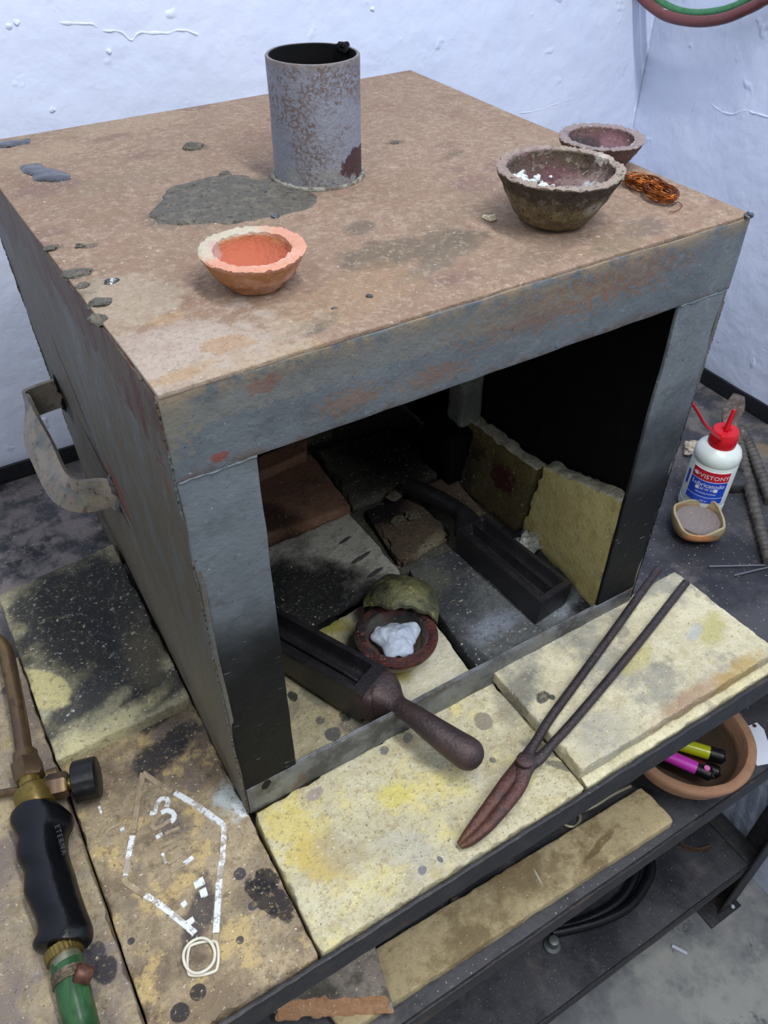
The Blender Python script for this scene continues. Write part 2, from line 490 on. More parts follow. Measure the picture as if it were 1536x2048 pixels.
# front row in the table frame (top at z=0)
yF = -.1265
xa = at2(288, 2040, 0)[0]; xa2 = at2(117, 1537, 0)[0]      # joint left of the marked brick
xb = at2(636, 1903, 0)[0]; xb2 = at2(510, 1642, 0)[0]      # joint between marked brick and yellow brick
xc = at2(1160, 1560, 0)[0]
spots = [stain_or_shade((505, 1470+80), 0, .0, .0, '#000000')] and []
m_logo = brickmat('marked_firebrick', '#a8987e', [
    wash(16, .44, .62, '#7b6a58', .8, 2), wash(9, .52, .66, '#5d5450', .6, 6), wash(34, .52, .62, '#cdb47e', .75, 8),
    wash(24, .56, .66, '#6b6064', .6, 14), wash(45, .56, .64, '#54483f', .5, 44),
    stain_or_shade((545, 1800), 0, .010, .026, '#2e2c2f', .35, .9, .1), stain_or_shade((530, 1762), 0, .011, .009, '#2a292c', 0, .6, .1),
    stain_or_shade((330, 1500), 0, .035, .014, '#34343a', .3, .8, .3), stain_or_shade((300, 1440), 0, .015, .012, '#37373c', .3, .8, .3),
    stain_or_shade((396, 1985), 0, .0058, .0056, '#343338', 0, .15, .06), stain_or_shade((360, 2025), 0, .0066, .0066, '#333238', 0, .3, .08),
    stain_or_shade((480, 1748), 0, .0048, .0048, '#45434a', 0, .3, .1), stain_or_shade((505, 1812), 0, .0035, .0035, '#4a4750', 0, .3, .1),
    stain_or_shade((480, 1880), 0, .003, .003, '#48464c', 0, .3, .1), stain_or_shade((262, 1882), 0, .0026, .0026, '#3c3b42', 0, .3, .1),
    stain_or_shade((546, 1800+20), 0, .003, .003, '#302f33', 0, .3, .1), stain_or_shade((400, 1820), 0, .026, .010, '#3c3b44', .9, .9, .3, .8),
    stain_or_shade((350, 1650), 0, .012, .012, '#55535c', .4, .9, .3, .6), stain_or_shade((470, 1600), 0, .014, .016, '#c8d2d2', .2, 1.1, .4, .85),
    stain_or_shade((487, 1618), 0, .010, .006, '#e8eeee', 2.2, .9, .2, .9),
    stain_or_shade((180, 1590), 0, .014, .012, '#4d4b54', 0, .8, .4, .6)], light='#c2ae8c')
brick('fire_brick', 'fire brick with worn white diamond outline, beside the torch knob', [(xa+.0008, yF), (xb-.0008, yF), (xb2-.001, .225), (xa2+.0005, .225)], -.0295, 0, m_logo, (60, 70, 4), group=None, seed=1)
m_left = brickmat('left_firebrick', '#9f927e', [
    wash(14, .42, .60, '#7d7270', .8, 3), wash(26, .56, .7, '#bda978', .7, 5), wash(10, .54, .68, '#5d5a60', .6, 9),
    stain_or_shade((175, 1925), 0, .006, .012, '#3f3e46', .2, .7, .15), stain_or_shade((195, 1900), 0, .006, .006, '#45434b', 0, .5, .15), stain_or_shade((210, 1940), 0, .009, .010, '#3a3940', .4, .6, .12),
    stain_or_shade((170, 1850), 0, .0015, .0015, '#3a3940'), stain_or_shade((15, 1380), 0, .006, .005, '#55525a', 0, .6, .2),
    wash(40, .6, .72, '#b8bcc4', .55, 12), wash(70, .62, .7, '#c8a850', .4, 15)], light='#c4b28c')
brick('fire_brick', 'mottled fire brick lying flat under the black-handled torch', [(-.40, yF), (xa-.0008, yF), (xa2-.0008, .26), (-.40, .26)], -.0295, 0, m_left, (50, 60, 4), seed=2)
m_yel = brickmat('yellow_firebrick', '#c6bfa0', [
    wash(18, .48, .66, '#e2d489', .8, 1), wash(10, .54, .68, '#a29380', .6, 4), wash(34, .54, .64, '#b3a47c', .5, 24), wash(13, .54, .68, '#b9b7ae', .55, 8),
    stain_or_shade((600, 1660), 0, .020, .045, '#dcc760', .3, 1.6, .6, .6), stain_or_shade((790, 1590), 0, .016, .010, '#dcce5e', .3, 1.6, .6, .6),
    stain_or_shade((640, 1720), 0, .016, .022, '#c2a860', .2, 1.6, .6, .45), stain_or_shade((680, 1700), 0, .014, .02, '#a9a096', .4, 1, .5, .5),
    stain_or_shade((966, 1442), 0, .0085, .0095, '#8f897a', -.3, .25, .10, .9), stain_or_shade((985, 1520), 0, .003, .003, '#6a675f', 0, .4, .1, .8),
    stain_or_shade((768, 1500), 0, .0042, .0040, '#6b6d72', 0, .2, .1, .9), stain_or_shade((815, 1475), 0, .006, .004, '#70706e', .8, .6, .15, .8),
    stain_or_shade((628, 1588), 0, .008, .005, '#9c8e90', .2, .5, .2, .7), stain_or_shade((1010, 1395), 0, .030, .010, '#8b8a84', 1.2, .9, .5, .5),
    stain_or_shade((880, 1718), 0, .002, .003, '#6e6c74', .2, .3, .1), stain_or_shade((845, 1740), 0, .004, .003, '#7c7a82', .2, .6, .2),
    stain_or_shade((1085, 1495), 0, .020, .006, '#5f5f60', -.9, .9, .3, .6), stain_or_shade((1120, 1530), 0, .012, .004, '#4f5054', -.8, .9, .2, .7)],
    grain='#a39572', light='#dcd6b8', gs=.9)
brick('fire_brick', 'pale yellow fire brick at the table front under the tongs jaws', [(xb+.0008, yF), (xc-.0008, yF), (xc, .004), (xb2+.0012, -.003)], -.0295, -.0003, m_yel, (80, 44, 4), seed=3)
m_cream = brickmat('cream_firebrick', '#cfc8a6', [
    wash(12, .52, .68, '#9d988a', .55, 3), wash(22, .54, .7, '#e6dcae', .6, 8), wash(26, .6, .72, '#5c5d60', .4, 12)], grain='#a89c7c', light='#e9e2c0', gs=.6)
brick('fire_brick', 'fire brick in the front frame, mostly covered by the raised slab', [(xc+.0008, yF), (.5, yF), (.5, -.004), (xc+.001, -.003)], -.0295, -.0003, m_cream, (60, 24, 4), seed=4)
# raised slab front right
zs = .0165
S2 = [at2(1165, 1540, zs), at2(1556, 1300, zs), at2(1350, 1141, zs), at2(986, 1343, zs)]
m_s2 = brickmat('stained_cream_slab', '#c8c0a2', [
    wash(14, .44, .60, '#ddd5b6', .7, 3), wash(12, .48, .62, '#96948b', .8, 8), wash(30, .54, .64, '#848279', .55, 17),
    stain_or_shade((1040, 1380), zs, .028, .015, '#5e5f60', .4, 1, .5, .7), stain_or_shade((1085, 1395), zs, .007, .005, '#3a3b40', .3, .8, .2), stain_or_shade((1105, 1395), zs, .003, .003, '#3a3b40', .3, .8, .2),
    stain_or_shade((1245, 1265), zs, .0085, .0065, '#77756c', .3, .35, .25, .55), stain_or_shade((1270, 1320), zs, .022, .010, '#bdb56a', .2, .8, .4, .55),
    stain_or_shade((1420, 1260), zs, .022, .012, '#b0a95a', .4, .9, .5, .6), stain_or_shade((1390, 1265), zs, .012, .006, '#aab4bc', .4, .9, .4, .6),
    stain_or_shade((1390, 1395), zs, .045, .010, '#a8866a', .05, .9, .5, .7), stain_or_shade((1480, 1345), zs, .030, .010, '#b09452', .05, .9, .5, .7),
    stain_or_shade((1160, 1240), zs, .05, .014, '#7d7c78', .2, 1, .6, .5), stain_or_shade((1210, 1470), zs, .03, .02, '#aaa8a0', .2, 1, .6, .5)],
    grain='#b0a47e', light='#ddd6ba', gs=.75)
brick('fire_brick_slab', 'cream stained fire brick slab laid on top, tong handles resting on it', S2, .0003, zs, m_s2, (90, 50, 4), r=.0016, seed=5, chip=.0022)
# raised slab left of furnace
zl = .0125
S1 = [at2(112, 1522, zl), at2(382, 1395, zl), (-.012, .43), at2(-6, 1190, zl)]
S1[1] = at2(378, 1397, zl)
q = at2(200, 1098, zl); k_ = (-.0018-S1[3][0])/(q[0]-S1[3][0]); S1[2] = (-.0018, S1[3][1]+(q[1]-S1[3][1])*k_); S1[1] = (-.0022, S1[1][1])
m_s1 = brickmat('scorched_slab', '#cfc698', [
    wash(12, .35, .58, '#8f8b78', .8, 4),
    stain_or_shade((205, 1225), zl, .086, .100, '#2c2f35', .3, .5, .25, .96, 30), stain_or_shade((330, 1370), zl, .050, .016, '#2b2d33', .25, .8, .3, .9, 30),
    stain_or_shade((170, 1400), zl, .050, .017, '#3a3c42', .3, 1.0, .35, .9, 30), stain_or_shade((250, 1290), zl, .02, .05, '#34363d', .3, 1, .4, .8, 30),
    stain_or_shade((85, 1380), zl, .020, .030, '#c9bf8c', .5, .7, .12, .9, 30), stain_or_shade((200, 1470), zl, .055, .010, '#cdc59a', .28, .9, .5, .85, 40),
    stain_or_shade((290, 1300), zl, .022, .040, '#6f6957', .1, .9, .5, .6, 30),
    wash(60, .60, .72, '#b7b796', .7, 2), wash(180, .62, .70, '#d8dcd8', .8, 7), wash(90, .62, .72, '#9aa4ac', .6, 17)],
    grain='#6b6552', light='#ddd5aa', gs=.8)
brick('fire_brick_slab', 'black scorched fire brick slab left of the furnace', S1, -.0295, zl, m_s1, (60, 70, 6), r=.002, seed=6, chip=.003)
brick('fire_brick', 'plain fire brick beneath the furnace back', [(.02, .232), (.40, .232), (.40, .42), (.02, .42)], -.0295, -.0012, m_left, (20, 20, 2), seed=7) if False else None

# worn moulded outline and letters of the marked brick
def strip_px(pts, z, wpx, h, mat, parent, name, seed=0.):
    P = smooth_path([at(u, v, z=z) for u, v in pts], 8)
    W = wpx*1.25/2200/2
    bm = sweep(P, lambda i, t: [(-W*(1+.25*fbm(P[i], 300, 3, seed)), -.0006), (-W*.8, h*.8), (-W*.3, h), (W*.3, h), (W*.8, h*.8), (W*(1+.25*fbm(P[i], 300, 3, seed+3)), -.0006)])
    return link_mesh(name, bm, mat, parent)
m = Mat('worn_white_relief', '#e4e8ea', .85, spec=.2)
m.layer(m.ramp(m.noise(90, 5, .75, off=2), .44, .52), '#a1947f', .9)
m.layer(m.ramp(m.noise(350, 4, .6), .60, .68), '#5a554e', .8)
m.bump(m.noise(300, 4), .001)
M_REL = m.done()
m = Mat('chalk_white_relief', '#dfe3e6', .85, spec=.2); m.layer(m.ramp(m.noise(130, 5, .75), .52, .58), '#a39c8e', .85); m.layer(m.ramp(m.noise(300, 4, .65), .58, .66), '#6d675f', .8); m.bump(m.noise(300, 4), .001); M_CHALK = m.done()
m = Mat('bare_relief', '#a3937a', .85, spec=.2); m.layer(m.ramp(m.noise(120, 4, .65), .45, .66), '#837460', .8); m.layer(m.ramp(m.noise(350, 4, .65), .6, .7), '#d6c9a6', .7); m.bump(m.noise(300, 4), .001); M_BARE = m.done()
logo_brick = [o for o in bpy.data.objects if o.get('label', '').startswith('fire brick with worn')][0]
Z0 = .0003
for pts, mt in (([(286, 1546), (318, 1568), (345, 1583)], M_BARE), ([(350, 1585), (400, 1615), (449, 1651)], M_CHALK),
                ([(449, 1651), (446, 1700), (441, 1745), (438, 1765)], M_REL), ([(438, 1765), (436, 1800), (432, 1866)], M_CHALK), ([(432, 1868), (430, 1890)], M_BARE),
                ([(286, 1546), (278, 1590), (266, 1668)], M_BARE), ([(265, 1672), (257, 1715), (251, 1752)], M_REL),
                ([(250, 1754), (253, 1766), (290, 1790)], M_BARE), ([(290, 1790), (312, 1803), (325, 1813)], M_REL), ([(325, 1813), (350, 1834), (372, 1851), (390, 1868)], M_CHALK)):
    strip_px(pts, Z0, 9.5, .0009, mt, logo_brick, 'outline_relief', pts[0][0])
for pts, mt, wp in (([(299, 1624), (293, 1612), (297, 1606)], M_BARE, 6), ([(300, 1626), (310, 1625), (313, 1610), (322, 1598), (333, 1597), (336, 1606), (332, 1614)], M_CHALK, 7),
                ([(322, 1626), (335, 1621), (346, 1626), (348, 1636), (340, 1644)], M_CHALK, 8), ([(322, 1628), (306, 1642), (304, 1652), (314, 1656), (338, 1642)], M_BARE, 7),
                ([(312, 1675), (325, 1668)], M_CHALK, 6), ([(330, 1668), (360, 1655)], M_BARE, 6), ([(318, 1695), (350, 1680)], M_BARE, 6), ([(322, 1706), (362, 1686)], M_BARE, 6),
                ([(325, 1707), (332, 1727)], M_REL, 5), ([(336, 1728), (372, 1704)], M_BARE, 6), ([(368, 1728), (386, 1714)], M_CHALK, 7), ([(340, 1745), (370, 1728)], M_BARE, 6),
                ([(388, 1770), (408, 1760)], M_CHALK, 12), ([(400, 1788), (414, 1782)], M_CHALK, 12), ([(363, 1812), (373, 1804)], M_CHALK, 8), ([(370, 1850), (388, 1838)], M_CHALK, 9),
                ([(212, 1586), (220, 1582), (218, 1592), (213, 1597)], M_BARE, 5), ([(198, 1613), (203, 1627)], M_CHALK, 4), ([(205, 1618), (222, 1611)], M_BARE, 5), ([(208, 1632), (226, 1624)], M_BARE, 5),
                ([(245, 1645), (224, 1655), (215, 1663), (220, 1670), (238, 1663)], M_BARE, 5), ([(241, 1662), (249, 1657)], M_CHALK, 7)):
    strip_px(pts, Z0, wp, .0008, mt, logo_brick, 'worn_letter', pts[0][1])

# ================================================================== FURNACE
W_, D_, H_ = .42, .438, .4068
fur = thing('furnace', 'grey painted steel box furnace with open front, chimney pipe and rusty brown top', 'furnace', (.21, .2, 0))
FL, FR, BR, BL = at(312, 790, z=H_), at(1504, 427, z=H_), at(820, 140, z=H_), at(-65, 288, z=H_)
FLb, FRb, BLb = at(497, 1628, z=0), at(1253, 1221, z=0), at(190, 1003, z=0)
BRb = BLb+(FRb-FLb)
# rusty top
m = Mat('rusty_top_plate', '#917a68', .85, .1, .25)
m.layer(m.ramp(m.noise(110, 6, .75), .46, .62), '#a5907d', .7)
m.layer(m.ramp(m.noise(180, 5, .75, off=31), .52, .62), '#7c6a5a', .6)
m.layer(m.ramp(m.noise(7, 5, .6, off=2), .45, .62), '#89715f', .6)
m.layer(m.ramp(m.noise(18, 5, .65, off=6), .58, .66), '#7b6259', .6)
m.layer(m.ramp(m.noise(90, 6, .75, off=9), .58, .68), '#bba88e', .5)
tz = H_
for (u, v, rx, ry, rot, c, a, wp) in [
    (470, 400, .060, .034, .05, '#57544c', .85, .5), (150, 590, .02, .012, .3, '#6d6658', .7, .7), (395, 295, .012, .009, 0, '#6c6354', .7, .6),
    (810, 500, .045, .018, .0, '#655c4f', .75, .9), (900, 500, .03, .012, .3, '#6a6153', .7, .9), (720, 455, .012, .008, .3, '#665d52', .7, .8), (830, 548, .018, .006, .2, '#70675c', .6, .8),
    (950, 365, .02, .014, .3, '#7d625d', .6, .7), (1000, 330, .018, .010, .3, '#7d625d', .6, .7), (560, 265, .03, .02, 0, '#84685f', .5, .8),
    (1290, 455, .02, .012, .3, '#6d625e', .6, .8), (1100, 500, .035, .010, .3, '#7c6a5c', .6, .9), (1240, 480, .03, .012, .3, '#83735f', .6, .9),
    (640, 650, .014, .006, .5, '#5d584f', .8, .8), (600, 660, .010, .005, .3, '#6b655a', .7, .8), (100, 495, .009, .005, 0, '#5a554b', .8, .6), (180, 490, .006, .004, 0, '#5a554b', .8, .6),
    (790, 285, .008, .005, 0, '#6b5c4e', .8, .4), (913, 307, .009, .005, 0, '#6b5f4f', .7, .4), (540, 240, .003, .003, 0, '#6b5c4e', .8, .4),
    (500, 800-80, .05, .012, -.3, '#a58a62', .4, 1.6), (400, 720, .06, .03, .2, '#b3a898', .45, 1.5), (330, 700, .05, .03, .2, '#b5aaa2', .45, 1.5), (240, 610, .04, .03, .6, '#a89c88', .6, 1.),
    (450, 690, .012, .008, .2, '#a07a50', .5, 1.6), (370, 745, .014, .006, .2, '#a4814f', .5, 1.6), (330, 640, .012, .006, .2, '#a4814f', .4, 1.6),
    (250, 250, .05, .022, .1, '#a5927a', .5, .9), (60, 310, .06, .02, .1, '#a5927a', .5, .9), (90, 375, .025, .014, .1, '#7b625c', .6, .6), (250, 360, .05, .014, .1, '#857664', .5, .9),
    (215, 275, .02, .007, .2, '#7c645a', .6, .7), (880, 440, .03, .012, .3, '#857461', .5, .9), (700, 590, .05, .02, .3, '#9c8265', .4, 1.)]:
    m.layer(m.blob(at2(u, v, tz), (rx, ry), rot, wp, .25, 60 if rx > .01 else 200), c, a)
m.layer(m.ramp(m.noise(25, 5, .7, off=19), .62, .72), '#5f574b', .5)
# dusty lighter border near the front and left edges, thin dark gaps of the front seam
seg = [((315, 797), (372, 779)), ((415, 762), (480, 744)), ((540, 727), (655, 694)), ((980, 592), (1098, 558)), ((1152, 541), (1258, 509)), ((1290, 499), (1352, 481)), ((1398, 467), (1466, 442)), ((760, 660), (860, 630))]
for a, b in seg:
    m.layer(m.line((*at2(*a, tz), 0), (*at2(*b, tz), 0), .0011, .25, .3), '#1f1b18', .95)
m.layer(m.ramp(m.noise(300, 5, .75, off=3), .52, .60), '#7a6654', .38)
m.layer(m.ramp(m.noise(240, 5, .75, off=13), .53, .60), '#b5a592', .38)
m.layer(m.ramp(m.noise(260, 2, .5), .70, .76), '#d8cdb8', .6)
m.bump(m.noise(160, 6, .7), .0024); m.bump(m.noise(30, 4), .002)
M_TOP = m.done()
def paintmat(name, base='#70777b', extra=(), rust=.5, soot=None, bands=True):
    m = Mat(name, base, .52, .1, .20)
    m.layer(m.ramp(m.noise(9, 5, .6), .45, .65), '#6d7376', .6)
    m.layer(m.ramp(m.noise(24, 6, .7, off=3), .5, .68), '#555c62', .6)
    m.layer(m.ramp(m.noise(140, 5, .7, off=8), .63, .70), '#6e5240', .8*rust)
    m.layer(m.ramp(m.noise(40, 6, .75, off=5), .64, .70), '#735f4a', .7*rust)
    m.layer(m.ramp(m.noise(300, 3, .6), .70, .75), '#b9bec2', .6)
    m.layer(m.ramp(m.noise(230, 3, .6, off=6), .69, .74), '#23211f', .8)
    m.layer(m.ramp(m.noise(55, 6, .78, off=33), .55, .60), '#4f5253', .4)
    m.layer(m.ramp(m.noise(90, 6, .78, off=13), .58, .62), '#7d8386', .35)
    for f in extra: f(m)
    m.bump(m.noise(60, 5), .0011); m.bump(m.noise(12, 3), .003); m.bump(m.noise(250, 4), .0006)
    return m.done()
def b3(px, plane, r, rot=(0, 0, 0), warp=.6, soft=.2, ws=80, col='#000', amt=.9):
    c = at(*px, **plane)
    return lambda m: m.layer(m.blob(c, r, 0, warp, soft, ws, euler=rot), col, amt)
RUSTB = '#7a5b44'
def l3(p0, p1, wd, col, warp=1., amt=.85, ws=120):
    a, b = at(*p0, x=0), at(*p1, x=0); c = (a+b)/2; d = b-a
    return lambda m: m.layer(m.blob(c, (9, d.length/2, wd), 0, warp, .25, ws, euler=(atan2(d.z, d.y), 0, 0)), col, amt)
lint = paintmat('lintel_paint', '#60666a', [b3((530, 768), dict(y=0), (.010, 9, .005), col='#6e4642', warp=1.3, ws=200, amt=.8), b3((437, 912), dict(y=0), (.005, 9, .003), col='#7a453c', warp=1., ws=200),
    b3((700, 800), dict(y=0), (.018, 9, .007), col=RUSTB, warp=2.4, amt=.55, ws=260), b3((870, 750), dict(y=0), (.02, 9, .006), col=RUSTB, warp=2.4, amt=.5, ws=260),
    b3((1100, 620), dict(y=0), (.06, 9, .012), col=RUSTB, warp=2.6, amt=.5, ws=260), b3((1250, 560), dict(y=0), (.05, 9, .012), col=RUSTB, warp=2.6, amt=.5, ws=260),
    b3((340, 830), dict(y=0), (.010, 9, .02), col='#7f7663', warp=1.8, amt=.5, ws=200), b3((680, 740), dict(y=0), (.20, 9, .007), (0, .0, 0), col='#7b776a', warp=1.8, amt=.4, ws=200),
    lambda m: m.layer(m.mul(m.ramp(m.axis(2), .39, .405), m.ramp(m.noise(50, 5, .7), .40, .55)), '#8a7a62', .85),
    lambda m: m.layer(m.mul(m.ramp(m.axis(2), .360, .352), m.ramp(m.noise(60, 5, .7), .45, .6)), '#5c4a40', .7)], rust=.7)
postm = paintmat('post_paint', '#6b7277', [
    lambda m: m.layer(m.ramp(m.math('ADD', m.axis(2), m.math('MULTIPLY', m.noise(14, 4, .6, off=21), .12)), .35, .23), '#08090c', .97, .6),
    lambda m: m.layer(m.mul(m.ramp(m.axis(2), .24, .18), m.ramp(m.noise(60, 4, .6, stretch=(1, 1, 8)), .66, .71)), '#a9b2b8', .6)], rust=.25)
sidem = paintmat('side_paint', '#5f615c', [
    lambda m: m.layer(m.ramp(m.math('ADD', m.axis(2), m.math('MULTIPLY', m.noise(26, 6, .72, off=2), .17)), .446, .450), '#56342f', .95),
    lambda m: m.layer(m.ramp(m.noise(26, 6, .75, stretch=(1, 1.6, .5), off=3), .38, .56), '#5d5547', .85),
    lambda m: m.layer(m.ramp(m.axis(2), .22, .06), '#7a7363', .65),
    lambda m: m.layer(m.mul(m.ramp(m.axis(2), .07, .0), m.ramp(m.noise(30, 5, .7), .4, .6)), '#4b4338', .8),
    b3((235, 960), dict(x=0), (9, .025, .012), col='#6e3f38', warp=.8, amt=.9), b3((255, 1010), dict(x=0), (9, .012, .010), col='#74463b', warp=.8, amt=.8),
    b3((130, 790), dict(x=0), (9, .03, .022), col='#221c1a', warp=.7, amt=.9), b3((185, 870), dict(x=0), (9, .06, .008), (.9, 0, 0), col='#5d4c3e', warp=1., amt=.7),
    b3((120, 700), dict(x=0), (9, .07, .010), (1.1, 0, 0), col='#66513f', warp=1., amt=.7),
    l3((105, 640), (200, 900), .006, '#2c221c', .9), l3((160, 830), (262, 1030), .006, '#33201b', .7), l3((215, 950), (262, 1050), .006, '#1d1917', 1.2), l3((318, 920), (345, 1000), .003, '#7a4a35', 1.)], rust=.9)
m = Mat('soot', '#0b0b0e', .8, .1, .2); m.layer(m.ramp(m.noise(40, 5), .5, .7), '#15151a', .8); M_SOOT = m.done()
m = Mat('rail_steel', '#787b7d', .5, .3, .5); m.layer(m.ramp(m.noise(25, 5, .7), .42, .62), '#3a3a3c', .8); m.layer(m.ramp(m.noise(35, 6, .7, off=4), .56, .66), '#6e5843', .7)
m.layer(m.ramp(m.noise(14, 5, .7, off=8), .54, .66), '#8a8f92', .7); m.bump(m.noise(80, 5), .0012); M_RAIL = m.done()

t_ = .003
def up(p, z): return Vector((p.x, p.y, z))
hb('top_plate', [up(FL, H_-t_), up(FR, H_-t_), up(BR, H_-t_), up(BL, H_-t_), FL, FR, BR, BL], [M_TOP, lint], fur, (80, 80, 1), r=.0012, rough=.0011, freq=9)
fi = {'+x': 1, '-z': 1, '+z': 1, '+y': 1, '-y': 1}
e = .0035
def P3(x, y, z):   # unit position in the (slightly out of square) box
    b = FLb*(1-x)*(1-y)+FRb*x*(1-y)+BRb*x*y+BLb*(1-x)*y
    t = FL*(1-x)*(1-y)+FR*x*(1-y)+BR*x*y+BL*(1-x)*y
    return b*(1-z)+t*z
zt = (H_-t_)/H_
def fbox(x0, x1, y0, y1, z0, z1): return [P3(x0, y0, z0), P3(x1, y0, z0), P3(x1, y1, z0), P3(x0, y1, z0), P3(x0, y0, z1), P3(x1, y0, z1), P3(x1, y1, z1), P3(x0, y1, z1)]
ux, uy = e/W_, e/D_
hb('side_panel', fbox(0, ux, 0, 1, 0, zt), [sidem, M_SOOT], fur, (1, 60, 60), r=.001, facemi={'+x': 1}, rough=.0012, freq=14)
hb('side_panel', fbox(1-ux, 1, 0, 1, 0, zt), [sidem, M_SOOT], fur, (1, 40, 40), r=.001, facemi={'-x': 1}, rough=.001, freq=14)
hb('back_panel', fbox(ux, 1-ux, 1-uy, 1, 0, zt), [sidem, M_SOOT], fur, (40, 1, 40), r=.001, facemi={'-y': 1}, rough=.001, freq=14)
xl = .0462/W_; xr = .3708/W_; zo = .3512/H_
hb('lintel', fbox(-.0003, 1.0003, -.0008, uy, zo, zt+.0015), [lint, M_SOOT], fur, (110, 1, 16), r=.0012, facemi={'+y': 1}, rough=.0009, freq=40)
hb('front_post', fbox(.002, xl, 0, uy, 0, zo+.001), [postm, M_SOOT], fur, (10, 1, 60), r=.001, facemi={'+y': 1}, rough=.0009, freq=30)
hb('front_post', fbox(xr, .9985, 0, uy, 0, zo+.001), [postm, M_SOOT], fur, (10, 1, 60), r=.001, facemi={'+y': 1}, rough=.0009, freq=30)
hb('sill_rail', fbox(.004, .997, -.0016, .001, 0, .036/H_), M_RAIL, fur, (80, 1, 6), r=.0012, rough=.0008, freq=60)
hb('sill_flange', fbox(xl, xr, .0015, .006, .030/H_, .036/H_), M_RAIL, fur, (60, 1, 1), r=.0008, rough=.0006, freq=60)
# weld beads
m = Mat('weld_bead', '#565a5c', .55, .3); m.layer(m.ramp(m.noise(200, 4), .5, .65), '#5d4a3c', .7); m.bump(m.noise(300, 4), .001); M_WELD = m.done()
def weld(a, b, r, name='weld_bead', mat=None, seed=0, k=40):
    a, b = Vector(a), Vector(b); P = [a.lerp(b, i/k) for i in range(k+1)]; P = [p+nz(p, 200, seed)*.0007 for p in P]
    bm = sweep(P, lambda i, t: circ(r*.6*(.75+.35*abs(sin(i*1.7)))*(.8+.4*abs(fbm(P[i], 150, 2, seed))), 7))
    return link_mesh(name, bm, mat or M_WELD, fur)
weld(P3(.004, -.0005, zo), P3(xl, -.0005, zo), .0013, mat=postm); weld(P3(xr, -.0005, zo), P3(.995, -.0005, zo), .0013, mat=postm)
weld(P3(-.001, 0, .80), P3(-.001, 0, .99), .0014, mat=sidem, seed=3); weld(P3(-.001, 0, .0), P3(-.001, 0, .72), .0013, mat=sidem, seed=4, k=120)
weld(P3(0, .05, zt), P3(0, .98, zt), .0016, mat=sidem, seed=6, k=140)
weld(P3(0.0, 1.0, .02), P3(0.0, 1.0, .98), .0016, mat=sidem, seed=7, k=120)
weld(P3(1., 0, .05), P3(1., 0, .84), .0012, mat=postm, seed=8, k=90)
# slag lumps stuck on the left rear edge
for k, (u, v) in enumerate([(205, 560+40), (196, 655-20), (150, 560)]):
    pass
m = Mat('slag_grey', '#55524b', .7, .1, .4); m.layer(m.ramp(m.noise(120, 5, .7), .45, .62), '#6e675b', .8); m.layer(m.ramp(m.noise(260, 4), .56, .66), '#2c2b2a', .8)
m.bump(m.noise(260, 5), .002); M_SLAG = m.done()
m = Mat('slag_glass', '#383a40', .22, .1, .7); m.layer(m.ramp(m.noise(120, 5, .7), .5, .7), '#5a5e66', .6); m.bump(m.noise(120, 3), .001); M_GLASSY = m.done()
def poly(pts, z): return [at2(u, v, z) for u, v in pts]
link_mesh('slag_crust', crust(poly([(298, 432), (345, 372), (420, 352), (475, 350), (520, 360), (600, 372), (637, 392), (632, 415), (560, 430), (480, 447), (400, 447), (320, 446)], H_), H_, .0014, 1, .0014, 150), M_SLAG, fur)
link_mesh('slag_crust', crust(poly([(38, 334), (70, 326), (100, 336), (120, 342), (148, 352), (140, 358), (100, 364), (70, 362), (60, 348)], H_), H_, .0018, 2, .0014, 30), M_GLASSY, fur)
link_mesh('slag_crust', crust(poly([(-30, 296), (0, 285), (62, 278), (55, 286), (20, 293), (-20, 298)], H_), H_, .002, 3, .0014, 30), M_GLASSY, fur)
for k, (u, v, rx, ry, rz, mt) in enumerate([(385, 296, .0085, .006, .004, M_SLAG), (224, 564, .0045, .0028, .0022, M_GLASSY), (550, 434, .003, .003, .002, M_GLASSY), (738, 594, .0022, .002, .0016, M_GLASSY),
        (668, 618, .002, .002, .0012, M_SLAG), (152, 548, .009, .006, .0022, M_SLAG), (200, 606, .007, .005, .0025, M_SLAG), (196, 640, .005, .005, .003, M_SLAG), (165, 572, .004, .003, .0018, M_SLAG),
        (450, 351, .005, .003, .0025, M_SLAG), (100, 498, .004, .003, .0018, M_SLAG), (160, 492, .003, .0025, .0015, M_SLAG), (790, 286, .004, .003, .001, M_SLAG), (1498, 430, .003, .003, .002, M_GLASSY)]):
    p = at(u, v, z=H_); link_mesh('slag_lump', lump(p, (rx, ry, rz), k+3, 3, .4), mt, fur)
# chimney
px_, py_ = .2015, .2175; ph_ = .0805; pr_ = .0320
m = Mat('chimney_paint', '#848994', .55, .2, .4)
m.layer(m.mul(m.ramp(m.noise(420, 5, .75), .47, .53), m.ramp(m.noise(22, 4, .6, off=6), .40, .56)), '#67524a', .8)
m.layer(m.mul(m.ramp(m.noise(30, 5, .65, off=4), .42, .58), m.ramp(m.noise(200, 5, .7, off=2), .42, .5)), '#8b8f9c', .8)
m.layer(m.mul(m.ramp(m.axis(2), H_+.02, H_+.004), m.ramp(m.noise(70, 5, .7, off=1), .42, .55)), '#8f8f88', .9)
m.layer(m.blob((px_+.020, py_-.026, H_+.014), (.017, .022, .011), 0, .9, .12, 120), '#44292a', .95)
m.layer(m.ramp(m.axis(2), H_+ph_-.006, H_+ph_), '#6b5f52', .6)
m.bump(m.noise(220, 6, .7), .0012); M_PIPE = m.done()
prof = [(pr_-.0028, .000), (pr_-.0028, ph_-.0006), (pr_-.0022, ph_), (pr_-.0004, ph_), (pr_, ph_-.0006)]+[(pr_, ph_*(1-i/24)) for i in range(1, 25)]
bm = lathe([(r, z+H_) for r, z in prof], (px_, py_, 0), 72, .0005, 30)
